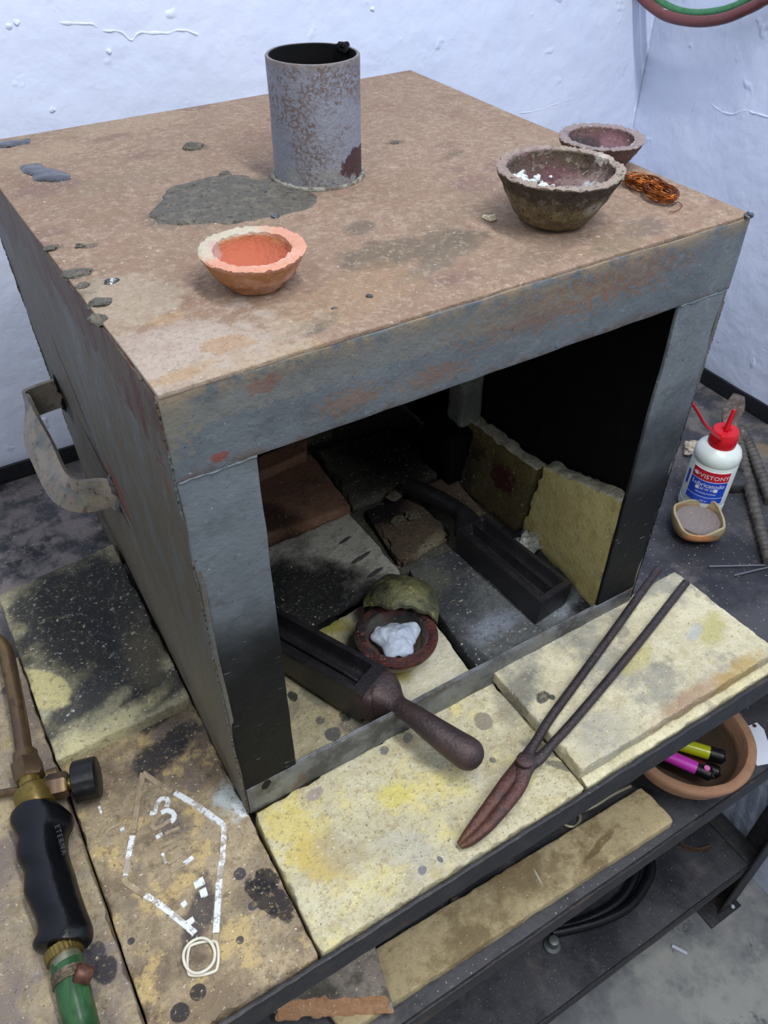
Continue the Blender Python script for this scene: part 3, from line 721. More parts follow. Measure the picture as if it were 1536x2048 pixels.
for f in bm.faces:
    c_ = f.calc_center_median()
    if (Vector((c_.x-px_, c_.y-py_)).length) < pr_-.002: f.material_index = 1
link_mesh('chimney_pipe', bm, [M_PIPE, M_SOOT], fur)
bm = lump((px_+.0285, py_+.0085, H_+ph_-.001), (.004, .006, .004), 5, 3, .5); link_mesh('slag_lump', bm, M_SOOT, fur)
m = Mat('chimney_weld', '#8b8a80', .8); m.layer(m.ramp(m.noise(150, 5, .7), .45, .6), '#5a4d44', .9); m.bump(m.noise(250, 5), .002); M_CW = m.done()
P = [Vector((px_+cos(a)*(pr_+.001), py_+sin(a)*(pr_+.001), H_+.001)) for a in [2*pi*i/90 for i in range(90)]]
bm = sweep(P, lambda i, t: circ(.0022*(.6+.9*abs(fbm(P[i], 140, 4, 3))), 8), closed=True); link_mesh('weld_bead', bm, M_CW, fur)
# side handle: bent flat strap
ys, ye = .395, .232; zc = .178; hh = .0155; po = -.040
path = smooth_path([(0.0, ys, zc+.004), (-.03, ys-.004, zc+.004), (po+.004, ys-.012, zc+.003), (po, ys-.045, zc), (po, (ys+ye)/2, zc-.001), (po+.001, ye+.03, zc-.002), (po+.012, ye+.008, zc-.003), (po+.03, ye, zc-.002), (.0, ye-.012, zc-.001)], 6)
m = Mat('handle_steel', '#8d8478', .6, .3, .4); m.layer(m.ramp(m.noise(45, 5, .7), .48, .62), '#6d7676', .8); m.layer(m.ramp(m.noise(160, 5, .7), .56, .64), '#6b4a3c', .8)
m.layer(m.ramp(m.noise(90, 4, .7, off=5), .66, .7), '#1e1b1a', .9); m.layer(m.ramp(m.noise(25, 5, .7, off=2), .5, .6), '#a79c8c', .6); m.bump(m.noise(160, 5), .0008); M_HAND = m.done()
def strap(i, t):
    k = sin(pi*max(0, min(1, (t-.12)/.76)))**1.5; w_ = hh*(1-.1*k); an = HROLL*k; out = []
    for a, b in [(-.002, -w_), (.002, -w_), (.0026, -w_*.4), (.0026, w_*.4), (.002, w_), (-.002, w_), (-.0014, w_*.4), (-.0014, -w_*.4)]:
        out.append((a*cos(an)-b*sin(an), a*sin(an)+b*cos(an)))
    return out
HROLL = radians(48)
bm = sweep(path, strap, up=(0, 0, 1))
link_mesh('side_handle', bm, M_HAND, fur)
for yy, mt in ((ys, M_SOOT), (ye-.012, M_WELD)):
    for k in range(5):
        link_mesh('weld_bead', lump((-.002, yy+random.Random(k).uniform(-.006, .006), zc-.015+k*.0085), (.003, .005, .006), k, 2, .5), mt, fur)

# ================================================================== FURNACE INTERIOR BRICKS
def px4(pts, z): return [at2(u, v, z) for u, v in pts]
darkgrey = '#3a3c40'
m_b1 = brickmat('floor_brick_pale', '#b9ae8c', [wash(14, .5, .65, '#8f887a', .6, 3), stain_or_shade((665, 1467), 0, .0075, .0075, '#55555a', 0, .35, .1), stain_or_shade((710, 1440), 0, .016, .011, '#6a6862', .2, .7, .3, .8),
    stain_or_shade((690, 1430), 0, .006, .006, '#38383c', .2, .8, .15), stain_or_shade((585, 1390), 0, .004, .006, '#2b2b2e', 0, .6, .15), stain_or_shade((640, 1440), 0, .004, .004, '#6c6a66', 0, .4, .1), stain_or_shade((625, 1390), 0, .006, .018, '#7b766c', .3, .6, .3, .7)],
    grain='#94886a', light='#cfc6a6', gs=.7)
m_b2 = brickmat('floor_brick_cream', '#d8d2b8', [stain_or_shade((650, 1240), 0, .02, .03, '#a9a23c', .4, .8, .5, .85), stain_or_shade((800, 1345), 0, .010, .010, '#b3a84a', .4, .8, .4, .8), stain_or_shade((905, 1255), 0, .008, .012, '#c0ae62', .4, .8, .4, .7),
    wash(22, .56, .7, '#b9b4a0', .5, 3)], grain='#c2b898', light='#ece8d6', gs=.5)
m_d1 = brickmat('floor_brick_burnt', '#c4c2b6', [wash(20, .5, .66, '#76756e', .7, 3), lambda m: m.layer(m.blob((.095, .185), (.105, .070), -.1, .5, .25, 25), '#121419', .96), stain_or_shade((720, 1195), .01, .04, .012, '#2a2c31', .3, .6, .4, .8, 30),  # black blob paints the left post's cast shadow into the brick colour
    stain_or_shade((690, 1080), .01, .009, .0025, '#35363a', .25, .6, .2, .9), stain_or_shade((722, 1115), .01, .013, .0025, '#35363a', .2, .6, .2, .9), stain_or_shade((750, 1145), .01, .014, .003, '#35363a', .2, .6, .2, .9)], grain='#6e6c64', light='#b9b8ac', gs=.6)
m_r1 = brickmat('red_brick', '#957462', [wash(14, .5, .66, '#6b5348', .7, 3), stain_or_shade((540, 1040), .02, .022, .04, '#2a2322', .6, .5, .5, .8, 30)], grain='#7b5844', light='#a98064', gs=.5)  # dark left spot is the left post's shade put into the colour
m_d2 = brickmat('soot_brick', '#605e56', [stain_or_shade((800, 900), .01, .10, .060, '#17181c', 0, .5, .5, .95, 25), stain_or_shade((670, 930), .01, .02, .04, '#5c5b54', .5, .7, .5, .7)], grain='#2c2b29', light='#5a584f', gs=.5)
m_k1 = brickmat('brown_soot_brick', '#6a5b4c', [stain_or_shade((770, 1010), .012, .045, .022, '#17161c', .3, .6, .5, .95, 30), stain_or_shade((850, 1100), .012, .035, .008, '#8d8470', .45, .9, .4, .8)], grain='#2c2b29', light='#63574a', gs=.6)
m_g1 = brickmat('grey_floor_brick', '#6a6d6e', [wash(10, .42, .6, '#3a3d43', .85, 4), wash(18, .56, .7, '#77786c', .6, 8), stain_or_shade((990, 1250), 0, .03, .012, '#8c96a4', .1, 1, .6, .7), stain_or_shade((1130, 1190), 0, .035, .014, '#9aa6b2', .3, .9, .5, .75),
    stain_or_shade((850, 1170), 0, .03, .02, '#6c6d60', .3, .8, .6, .7), stain_or_shade((920, 1300), 0, .012, .03, '#3a3d42', .3, .8, .5, .8)], grain='#36383a', light='#63666a', gs=.6)
GI = 'fire bricks paving the furnace floor'
# floor column x boundaries inside the furnace
def fb(label, q, z1, mat, seed, n=(34, 26, 4), chip=.003, r=.0022): return brick('fire_brick', label, q, -.0295, z1, mat, n, r, chip, seed=seed)
jA = at2(755, 1447, 0); jB = at2(945, 1338, 0)
fb('pale spotted fire brick inside the furnace at the front left post', [(.006, .007), (jA[0]-.002, .007), (jA[0]-.012, .138), (.006, .138)], -.001, m_b1, 11)
fb('cream fire brick under the small crucible inside the furnace', [(jA[0]+.002, .007), (jB[0]-.003, .007), (at2(870, 1225, 0)[0]-.001, .153), (jA[0]-.010, .139)], -.001, m_b2, 12)
D1 = [at2(545, 1300, .010), at2(745, 1197, .010), at2(805, 1140, .010), at2(697, 1028, .010)]
D1q = [(.006, at2(560, 1290, .01)[1]), at2(640, 1258, .010), at2(808, 1143, .010), at2(700, 1026, .010)]
brick('fire_brick', 'fire brick with a painted black post shadow, behind the left ingot mould', [at2(455, 1345, .01), at2(806, 1147, .01), at2(700, 1024, .01), at2(375, 1140, .01)] if False else
      [(.006, at2(640, 1258, .01)[1]-.004), at2(806, 1147, .01), at2(700, 1024, .01), (.006, at2(700, 1024, .01)[1]-.008)], -.0005+.0003, .010, m_d1, (40, 30, 3), seed=13, chip=.004)
brick('red_brick', 'reddish brick lying behind the shadow-painted fire brick', [(.006, at2(545, 1062, .02)[1]+.004), at2(702, 1012, .02), at2(622, 905, .02), (.006, at2(622, 905, .02)[1]-.012)], -.0295, .02, m_r1, (30, 26, 4), seed=14, chip=.001)
brick('red_brick', 'second reddish brick peeking out below the lintel corner', [(.006, at2(622, 905, .035)[1]-.02), at2(614, 905, .035), at2(612, 872, .035), (.006, at2(612, 872, .035)[1]-.02)], .0203, .035, m_r1, (20, 12, 4), seed=15, r=.006, chip=.001)
brick('fire_brick', 'soot blackened broken fire brick in the back of the furnace', [at2(705, 1014, .012), at2(898, 938, .012), at2(790, 850, .012), at2(630, 900, .012)], -.0010, .012, m_d2, (34, 30, 4), seed=16, chip=.006, r=.004)
brick('fire_brick', 'brown sooty fire brick with a crumbling front edge', [at2(800, 1126, .010), at2(900, 1070, .010), at2(830, 985, .010), at2(727, 1018, .010)], -.0010, .010, m_k1, (34, 26, 5), seed=17, chip=.008, r=.003)
brick('fire_brick', 'dark brown fire brick behind the right ingot mould', [at2(938, 1040, .010), at2(968, 1022, .010), at2(905, 945, .010), at2(835, 975, .010)], -.0010, .010, m_k1, (24, 26, 4), seed=18, chip=.003)
G1 = [(jB[0]+.0035, .007), (.4155, .007), (.4155, .125), at2(812, 1135, 0)]
fb('smoke-grey fire brick under the right ingot mould', [(jB[0]+.0035, .007), (.4155, .007), (.4155, at2(895, 1098, 0)[1]+.0), (at2(815, 1135, 0)[0], at2(815, 1135, 0)[1])], -.001, m_g1, 19, (50, 34, 4))
fb('sooty floor brick behind the brown crumbling brick', [(.2464, .163), (.4155, .163), (.4155, .292), (.2464, .292)], -.0015, m_d2, 23)
fb('sooty floor brick in the far right corner of the furnace', [(.2464, .2925), (.422, .2925), (.422, .447), (.2464, .447)], -.0015, m_d2, 24)
fb('sooty floor brick in the far left corner of the furnace', [(-.001, .36), (.2461, .36), (.2461, .447), (-.001, .447)], -.0015, m_d2, 25)
# crumbs of brick on the brown sooty brick
M_CRUMB = brickmat('crumb_brick', '#6b6558', [], grain='#4a463e', light='#857e6e')
for k, (u, v, r) in enumerate([(828, 1030, .010), (795, 1040, .008), (788, 990, .010)]):
    p = at(u, v, z=.013); tag(link_mesh('brick_crumb', lump(p+Vector((0, 0, .0)), (r, r*.7, .004), k, 3, .5), M_CRUMB), ['largest grey crumb', 'smaller grey crumb lying left of the largest', 'crumb farthest back'][k]+' on the sooty brown brick', 'brick fragment', 'crumbs on the sooty brick')
# bricks leaning on the right wall
m_l1 = brickmat('leaning_brick_yellow', '#cbbd80', [wash(16, .5, .68, '#b3a268', .5, 3), wash(50, .6, .72, '#857a52', .5, 8)], grain='#8f8250', light='#d8cc92', gs=.45, bumpk=.6)
m_l1e = brickmat('broken_edge', '#c9c4b0', [], grain='#8e8a7c', light='#e6e2d2')
m_l2 = brickmat('leaning_brick_dark', '#5a5238', [wash(14, .45, .62, '#2e2b24', .8, 3), lambda m: m.layer(m.blob(at(990, 960, x=.385), (.03, .022, .016), 0, .9, .2, 90), '#4a2024', .9), lambda m: m.layer(m.blob(at(1015, 940, x=.385), (.03, .006, .005), 0, .6, .2, 90), '#43191d', .9),
    lambda m: m.layer(m.ramp(m.axis(2), .06, .085), '#8a7a4c', .5)], grain='#3a3628', light='#6b6144', gs=.6)
def leaner(label, pts, th, xb_, xt_, mat, seed, n=(4, 26, 26), chip=.005):
    """pts px: bottom-front, bottom-back (on floor), top-back, top-front"""
    bf, bb = at(*pts[0], z=.0), at(*pts[1], z=.0)
    tb, tf = at(*pts[2], x=xt_), at(*pts[3], x=xt_)
    dx = Vector((th, 0, th*.12))
    cs = [bf, bf+dx, bb+dx, bb, tf, tf+dx, tb+dx, tb]
    o = link_mesh('fire_brick', hexbox(cs, n, .0025, .0007, 110, chip, 60, seed, facemi={'+z': 1}), [mat, m_l1e]); tag(o, label, 'brick')
    return o
leaner('yellow fire brick standing against the right inner wall', [(1186, 1222), (1040, 1058), (1086, 932), (1243, 1003)], .017, 0, .398, m_l1, 21)
leaner('dark fire brick with red spots standing behind the yellow one', [(1028, 1068), (905, 965), (935, 838), (1073, 940)], .016, 0, .400, m_l2, 22)
# rounded brick end in the rear right corner
m_hang = brickmat('pale_grey_brick', '#8d8f8b', [wash(14, .45, .62, '#64665d', .6, 3)], grain='#5c5c58', light='#a0a29d', gs=.5)
a_ = at(880, 838, x=.378); b_ = at(938, 830, x=.398); hy = (a_.y+b_.y)/2; hz = min(a_.z, b_.z)
bm = hexbox(boxc(.385, .4155, hy-.017, hy+.014, hz, hz+.085), (6, 6, 12), .0145, .002, 40, 0, 60, 3)
tag(link_mesh('fire_brick', bm, m_hang), 'pale grey rounded brick end standing high in the far right corner', 'brick')
bm = hexbox(boxc(.366, .4155, hy-.026, hy+.035, -.0012, hz-.0005), (8, 8, 8), .004, .002, 40, .004, 60, 4)
tag(link_mesh('fire_brick', bm, M_SOOT), 'blackened brick carrying the pale rounded brick end', 'brick')
bm = hexbox(boxc(.20, .30, .405, .43, -.0012, .055), (10, 4, 6), .005, .002, 40, .004, 60, 4)
tag(link_mesh('fire_brick', bm, m_d2), 'sooty fire brick standing along the furnace back wall', 'brick')
# white plaster chunk
p = at(1052, 1085, z=.010)
tag(link_mesh('plaster_chunk', lump(p, (.016, .012, .010), 7, 4, .6), plain('white_chunk', '#c9ccc8', .9, var='#a5a8a6', bump=.002, scale=200)), 'crumbly white chunk between right mould and leaning yellow brick', 'plaster chunk')

# ================================================================== INGOT MOULDS
m = Mat('cast_iron', '#2b2b30', .42, .4, .6)
m.layer(m.ramp(m.noise(30, 5, .65), .45, .65), '#383436', .8); m.layer(m.ramp(m.noise(300, 3), .6, .7), '#4c4848', .5); m.bump(m.noise(350, 4), .0006); m.bump(m.noise(60, 4), .0008)
M_IRON = m.done()
m = Mat('cast_iron_brown', '#3f3638', .5, .45, .5)
m.layer(m.ramp(m.noise(20, 5, .65), .45, .65), '#53413f', .8); m.layer(m.ramp(m.noise(300, 3), .6, .7), '#5c5250', .6); m.bump(m.noise(350, 4), .0008)
M_IRONB = m.done()
def mould_body(tl, tr, bl, br, zb_, grooves, depth, ns=60, nt=30, taper=.0015, endround=.004, name='mould_body', parent=None, mat=None, rim=.12, mouth=None):
    """top face corners: tl,tr at far end (left,right); bl,br at near end. grooves: list of (centre, halfwidth) across 0..1"""
    tl, tr, bl, br = map(Vector, (tl, tr, bl, br))
    bm = bmesh.new(); G = []
    for i in range(ns+1):
        s = i/ns; row = []
        for j in range(nt+1):
            t = j/nt
            p = tl.lerp(bl, s).lerp(tr.lerp(br, s), t)
            d = 0
            for (cc, hw, s0, s1, dk) in grooves:
                e1 = min(1, max(0, (1-abs(t-cc)/hw)*2.2)); e2 = min(1, max(0, min(s-s0, s1-s)/.035))
                d = max(d, (1-(1-e1)**2)**.5*(1-(1-e2)**2)**.5*dk)
            p = p-Vector((0, 0, d*depth)); row.append(bm.verts.new(p))
        G.append(row)
    for i in range(ns):
        for j in range(nt): bm.faces.new((G[i][j], G[i+1][j], G[i+1][j+1], G[i][j+1]))
    per = [G[i][0] for i in range(ns+1)]+[G[ns][j] for j in range(1, nt+1)]+[G[i][nt] for i in range(ns-1, -1, -1)]+[G[0][j] for j in range(nt-1, 0, -1)]
    cen = (tl+tr+bl+br)/4; prev = per; n = len(per)
    zt_ = cen.z
    for (f, out) in ((.05, .0009), (.15, .0012), (.9, -taper+.0004), (1., -taper-.001)):
        row = []
        for v in per:
            o = Vector((v.co.x-cen.x, v.co.y-cen.y, 0)); 
            p = Vector((v.co.x, v.co.y, v.co.z+(zb_-v.co.z)*f))+o.normalized()*out; row.append(bm.verts.new(p))
        for i in range(n):
            bm.faces.new((prev[i], prev[(i+1) % n], row[(i+1) % n], row[i]))
        prev = row
    bm.faces.new(prev)
    return link_mesh(name, bm, mat, parent)
# left mould with long round handle over the sill
zm = .047
A = at(562, 1212, z=zm); B = at(773, 1334, z=zm); Cc = at(708, 1383, z=zm)
axd = (B-A); axd.z = 0; axd.normalize(); sd = Vector((axd.y, -axd.x, 0))
wdt = (Cc-B).dot(sd)
if wdt < 0: sd = -sd; wdt = -wdt
wdt = max(wdt, .028)
far = A-axd*.05
mL = thing('ingot_mould', 'dark iron ingot mould with round handle lying over the furnace sill', 'ingot mould', (B.x, B.y, 0))
far.z = zm-.008; Bz = B.copy()
def mp_(s, t, dz=0): q = far.lerp(Vector((B.x, B.y, zm)), s)+sd*wdt*t; q.z += dz; return q
mould_body(mp_(0, 0), mp_(0, 1), mp_(1, 0), mp_(1, 1), .004, [(.5, .34, .04, .93, 1.)], .014, parent=mL, mat=M_IRON)
link_mesh('mould_rib', sweep([mp_(.05, .5, -.013), mp_(.3, .5, -.011), mp_(.8, .5, -.011), mp_(.90, .5, -.013)], circ(.002, 8)), M_IRON, mL)
hs = [mp_(.955, .5)-Vector((0, 0, .0195)), mp_(1, .5)-Vector((0, 0, .0195)), at(768, 1393, z=zm-.018), at(792, 1409, z=zm-.014), at(820, 1426, z=zm-.010), at(860, 1455, z=zm-.009), at(905, 1487, z=zm-.012), at(938, 1509, z=zm-.015), at(963, 1526, z=zm-.016)]
def resample(P, n):
    L = [0]
    for a, b in zip(P, P[1:]): L.append(L[-1]+(b-a).length)
    out = []; k = 0
    for i in range(n+1):
        d = L[-1]*i/n
        while k < len(P)-2 and L[k+1] < d: k += 1
        out.append(P[k].lerp(P[k+1], (d-L[k])/max(1e-9, L[k+1]-L[k])))
    return out, L[-1]
hs, HL = resample(smooth_path(hs, 12), 110)
def prL(i, t):
    k = max(0, min(1, (t-.09)/.23)); k = k*k*(3-2*k)
    r = .0088+.0052*max(0, min(1, (t-.36)/.5)); R_ = .0135
    d = HL*(1-t)
    if d < R_: r *= sqrt(max(.0005, 1-(1-d/R_)**2))
    a = (wdt/2+.0012)*(1-k)+r*k; b = .0188*(1-k)+r*.95*k
    return superell(a, b, 28, 5-3*k)
link_mesh('mould_handle', sweep(hs, prL), M_IRONB, mL)
# right mould inside the furnace
zr_ = .036
mR = thing('ingot_mould', 'black twin-groove ingot mould lying wholly inside the furnace', 'ingot mould', (.3, .1, 0))
tl, tr, bl, br = at(915, 1057, z=zr_), at(968, 1030, z=zr_), at(1082, 1205, z=zr_), at(1143, 1165, z=zr_)
mould_body(tl, tr, bl, br, .0005, [(.32, .17, .03, .94, 1.), (.70, .17, .03, .94, 1.)], .011, parent=mR, mat=M_IRON)
hp = smooth_path([(tl+tr)/2-Vector((0, 0, .012)), at(925, 1030, z=zr_-.010), at(890, 1005, z=zr_-.008), at(850, 985, z=zr_-.006), at(815, 970, z=zr_-.006)], 6)
wR = (tr-tl).length/2
link_mesh('mould_handle', sweep(hp, lambda i, t: superell(wR*(1-t*1.8) if t < .3 else wR*.46, .010 if t < .3 else .009, 18, 3)), M_IRON, mR)

# ================================================================== CRUCIBLES
def cruc_profile(R, h, rb, wall, step=None, depth=None):
    d = depth or h*.7
    pr = [(0, 0), (rb*.8, .0), (rb, .0012)]
    for i in range(1, 9):
        t = i/8; r = rb+(R-rb)*(t**.75)
        if step and t < .35: r = rb+(R-rb)*.10*t/.35
        pr.append((r, h*t))
    pr += [(R-.0008, h+.0006), (R-wall*.5, h+.0008), (R-wall, h)]
    Ri = R-wall
    for i in range(1, 10):
        t = i/9; pr.append((Ri*cos(t*pi/2)**.8 if t < 1 else 0, h-d*sin(t*pi/2)))
    return pr
m = Mat('orange_clay', '#a97850', .9, spec=.2); 
m.layer(m.ramp(m.noise(40, 5, .65), .45, .62), '#a36f48', .7)
oc = (.0885, .0800); oz = H_
m.layer(m.ramp(m.axis(2), oz+.0185, oz+.0205), '#c4907a', 1)
m.layer(m.mul(m.blob((oc[0]-.012, oc[1]+.022, oz+.022), (.032, .022, .008), .5, .5, .3, 80), m.ramp(m.axis(2), oz+.0195, oz+.021)), '#b5af9c', .95)
m.layer(m.blob((oc[0], oc[1], oz+.016), (.0222, .0222, .012), 0, .12, .06, 80), '#ac5f49', .95)
m.layer(m.mul(m.blob((oc[0]+.003, oc[1]-.017, oz+.016), (.016, .008, .012), 0, .7, .5, 80)), '#dcb0a4', .8)
m.layer(m.blob((oc[0]-.017, oc[1]+.008, oz+.02), (.006, .012, .006), 0, .8, .3, 90), '#b89a90', .8)
m.layer(m.ramp(m.noise(350, 3), .64, .72), '#7a4a35', .5)
m.bump(m.noise(280, 5, .65), .0014); m.bump(m.noise(70, 4), .001)
M_OR = m.done()
tag(link_mesh('crucible', lathe(cruc_profile(.0305, .0215, .0165, .0082, True, .013), (oc[0], oc[1], oz), 140, .0005, 260, 1, chiptop=.0014, wob=.03), M_OR), 'small orange clay crucible dish on the furnace top at the front', 'crucible')
m = Mat('burnt_clay', '#7b6c4e', .8, spec=.3)
bc = (.2965, .0625); bz = H_
m.layer(m.ramp(m.noise(35, 5, .7), .42, .6), '#5d5139', .8); m.layer(m.ramp(m.noise(120, 5, .7), .54, .64), '#8f7f58', .6)
m.layer(m.mul(m.ramp(m.math('ADD', m.axis(2), m.math('MULTIPLY', m.noise(60, 4, .6, off=3), .02)), bz+.028, bz+.036), 1.), '#3c302c', .85)
m.layer(m.ramp(m.noise(50, 5, .7, off=7), .62, .68), '#4c2a2a', .6)
m.layer(m.blob((bc[0]+.002, bc[1]-.034, bz+.018), (.008, .01, .006), 0, .8, .2, 120), '#9a958a', .8)
m.layer(m.ramp(m.axis(2), bz+.0335, bz+.0355), '#a29488', .95)
m.layer(m.blob((bc[0]-.012, bc[1]+.02, bz+.037), (.03, .016, .005), .4, .8, .4, 120), '#8e7478', .6)
m.layer(m.blob((bc[0], bc[1], bz+.038), (.033, .033, .022), 0, .10, .06, 80), '#5c3d41', .96)
m.layer(m.blob((bc[0]-.020, bc[1]+.012, bz+.025), (.012, .010, .03), 0, .7, .4, 120), '#7c7668', .85)
m.layer(m.blob((bc[0]+.016, bc[1]-.006, bz+.02), (.012, .016, .03), 0, .8, .4, 120), '#85706a', .7)
m.layer(m.blob((bc[0]-.015, bc[1]+.006, bz+.028), (.014, .010, .013), -.5, .8, .2, 140), '#d7e0e4', .95)
m.layer(m.blob((bc[0]-.013, bc[1]+.014, bz+.028), (.004, .006, .014), 0, .8, .2, 140), '#dfe8ec', .95)
m.layer(m.blob((bc[0]+.002, bc[1]-.012, bz+.026), (.02, .008, .014), .2, .9, .3, 200), '#b7bdbe', .8)
m.layer(m.blob((bc[0]+.036, bc[1]+.0, bz+.036), (.005, .006, .005), 0, 1.2, .3, 200), '#c4bcb0', .7)
m.layer(m.ramp(m.noise(420, 3), .67, .71), '#c8cac6', .5); m.layer(m.ramp(m.noise(300, 4, .65, off=4), .58, .64), '#1c1718', .75); m.layer(m.ramp(m.noise(160, 5, .7, off=4), .56, .60), '#8f8478', .4)
m.bump(m.noise(240, 5, .7), .003); m.bump(m.noise(60, 4), .002)
M_BURN = m.done()
tag(link_mesh('crucible', lathe(cruc_profile(.0408, .0350, .0195, .0066, False, .0145), (bc[0], bc[1], bz), 160, .0009, 220, 4, chiptop=.0022, wob=.05), M_BURN), 'large burnt clay crucible with white flux crust inside, by the copper wire', 'crucible')
big = [o for o in bpy.data.objects if o.get('label', '').startswith('large burnt')][0]
rn = random.Random(12); bm = bmesh.new()
for k in range(330):
    if k < 190: a = rn.gauss(radians(155), .40); rr = rn.uniform(.008, .029)
    else: a = rn.gauss(radians(215), .9); rr = rn.uniform(.003, .020)
    x_, y_ = cos(a)*rr, sin(a)*rr
    q = min(1, rr/.0342)**1.25
    zz = bz+.035-.0145*sqrt(1-q*q)
    u_ = rn.uniform(.0007, .0022) if k < 190 else rn.uniform(.0005, .0013)
    lump((bc[0]+x_, bc[1]+y_, zz+.0014), (u_*1.2, u_*rn.uniform(.8, 1.5), u_*1.1), k, 1, .6, bm=bm)
link_mesh('flux_crust', bm, plain('flux_crust', '#d5dee2', .8, var='#a8aeb0', bump=.002, scale=300), big)
m = Mat('burnt_clay_rear', '#6e5550', .8, spec=.3)
rc = (.3955, .1285); rz = H_
m.layer(m.ramp(m.noise(60, 5, .7), .45, .6), '#5a4440', .8)
m.layer(m.ramp(m.axis(2), rz+.019, rz+.021), '#8f8280', .95)
m.layer(m.blob((rc[0], rc[1], rz+.018), (.0235, .0235, .015), 0, .10, .06, 80), '#64484b', .96)
m.layer(m.blob((rc[0]-.003, rc[1]+.009, rz+.016), (.017, .013, .03), 0, .7, .4, 120), '#2e2f31', .9)
m.layer(m.blob((rc[0]+.016, rc[1]+.002, rz+.014), (.008, .012, .02), 0, .8, .3, 120), '#7a5a60', .8)
m.layer(m.ramp(m.noise(420, 3), .64, .69), '#d5dad8', .6); m.layer(m.ramp(m.noise(300, 3, .6, off=4), .62, .69), '#1c1718', .7)
m.bump(m.noise(200, 5, .7), .003)
M_BURN2 = m.done()
tag(link_mesh('crucible', lathe(cruc_profile(.0318, .0205, .0175, .0075, False, .012), (rc[0], rc[1], rz), 140, .0009, 240, 8, chiptop=.0016, wob=.04), M_BURN2), 'purplish burnt crucible behind the large one at the right edge', 'crucible')

# small crucible inside the furnace, with white borax and a broken piece over it
dcx, dcy = at2(793, 1267, .034); 
m = Mat('glazed_crucible', '#4a1c16', .22, spec=.6)
dz = .034
m.layer(m.ramp(m.axis(2), dz-.004, dz-.010), '#a09862', .9)
m.layer(m.blob((dcx-.005, dcy+.022, dz), (.06, .030, .03), 0, .5, .4, 60), '#1f1716', .85)
m.layer(m.ramp(m.noise(110, 5, .7, off=8), .52, .58), '#1c1413', .6)
m.layer(m.blob((dcx, dcy, dz-.002), (.0285, .0285, .03), 0, .12, .07, 90), '#55554f', .95, .8)
m.layer(m.blob((dcx+.018, dcy+.010, dz-.006), (.014, .02, .02), .4, .5, .4, 90), '#222222', .85)
m.layer(m.ramp(m.noise(330, 3), .66, .72), '#c7bdb4', .8); m.layer(m.ramp(m.noise(70, 4, .6, off=4), .5, .6), '#6b3420', .5)
m.bump(m.noise(200, 5, .7), .003)
M_GLZ = m.done()
pr = [(0, .0), (.018, 0), (.022, .002), (.029, .012), (.035, .022), (.0385, .029), (.0395, .032), (.039, .034), (.036, .035), (.032, .0345), (.0285, .034), (.027, .031), (.025, .024), (.020, .018), (.012, .015), (0, .014)]
dish = tag(link_mesh('crucible', lathe(pr, (dcx, dcy, 0), 96, .0007, 110, 3, wob=.03), M_GLZ), 'red-brown glazed crucible inside the furnace holding white lump', 'crucible')
# crumpled white lump of folded petals
bm = lump((dcx-.001, dcy-.002, .0275), (.0200, .0190, .0100), 4, 5, .0)
for v in bm.verts:
    d = v.co-Vector((dcx-.001, dcy-.002, .028)); a = atan2(d.y, d.x)
    k = .10*sin(a*3+1)+.07*sin(a*5+2)+.25*fbm(v.co, 55, 2, 4)+.05*sin(d.x*420+d.y*300)
    v.co += Vector((d.x, d.y, d.z*.3))*k
    v.co.z += .0035*abs(fbm(v.co, 90, 2, 9))
tag(link_mesh('borax_lump', bm, plain('white_borax', '#b9c3d3', .5, spec=.4, var='#aab5c8', bump=.0008, scale=60)), 'crumpled white borax lump in the small glazed crucible', 'borax')
m = Mat('olive_shard', '#6d6c48', .45, spec=.5); m.layer(m.ramp(m.noise(50, 5, .7), .45, .6), '#3d4238', .8); m.layer(m.ramp(m.noise(70, 5, .7, off=4), .58, .68), '#a8a36c', .8)
m.layer(m.ramp(m.noise(120, 4, .6, off=9), .66, .7), '#2a1c18', .9); m.layer(m.ramp(m.noise(300, 4, .6, off=9), .68, .74), '#b8c0a0', .8); m.bump(m.noise(160, 5), .003); M_SHARD = m.done()
# shard: part of a broken bowl, convex side up, broken edge towards the camera
front = [(727, 1208, .040), (748, 1207, .046), (775, 1211, .051), (800, 1213, .053), (826, 1214, .052), (850, 1224, .047), (868, 1232, .042), (877, 1240, .038)]
back = [(729, 1196, .036), (741, 1176, .038), (758, 1158, .040), (780, 1148, .042), (815, 1151, .042), (846, 1160, .041), (868, 1180, .038), (879, 1218, .036)]
Fp = smooth_path([at(u, v, z=z_) for u, v, z_ in front], 6); Bp = smooth_path([at(u, v, z=z_) for u, v, z_ in back], 6)
away = Vector((RZ.x, RZ.y, 0)).normalized()
def shard_rows(th):
    rows = []
    for k in range(15):
        t = k/14; row = []
        for i, (f, b) in enumerate(zip(Fp, Bp)):
            if t <= .7:
                q = t/.7; p = f.lerp(b, q); p.z += .010*sin(pi*q)*sin(pi*i/(len(Fp)-1))
            else:
                q = (t-.7)/.3; p = b+away*.012*q**.7; p.z = b.z*(1-q)+.004*q
            if k == 0: p = p+nz(p, 160, 4)*.002
            p = p+nz(p, 90, 3)*.0012
            p = p-Vector((0, 0, th))-away*th*(.0 if t < .6 else .6)
            row.append(p)
        rows.append(row)
    return rows
sh = bmesh.new()
O = [[sh.verts.new(p) for p in r] for r in shard_rows(0)]; I = [[sh.verts.new(p) for p in r] for r in shard_rows(.0042)]
NR = len(O)-1; NS = len(O[0])-1
for S in (O, I):
    for k in range(NR):
        for i in range(NS): sh.faces.new((S[k][i], S[k][i+1], S[k+1][i+1], S[k+1][i]))
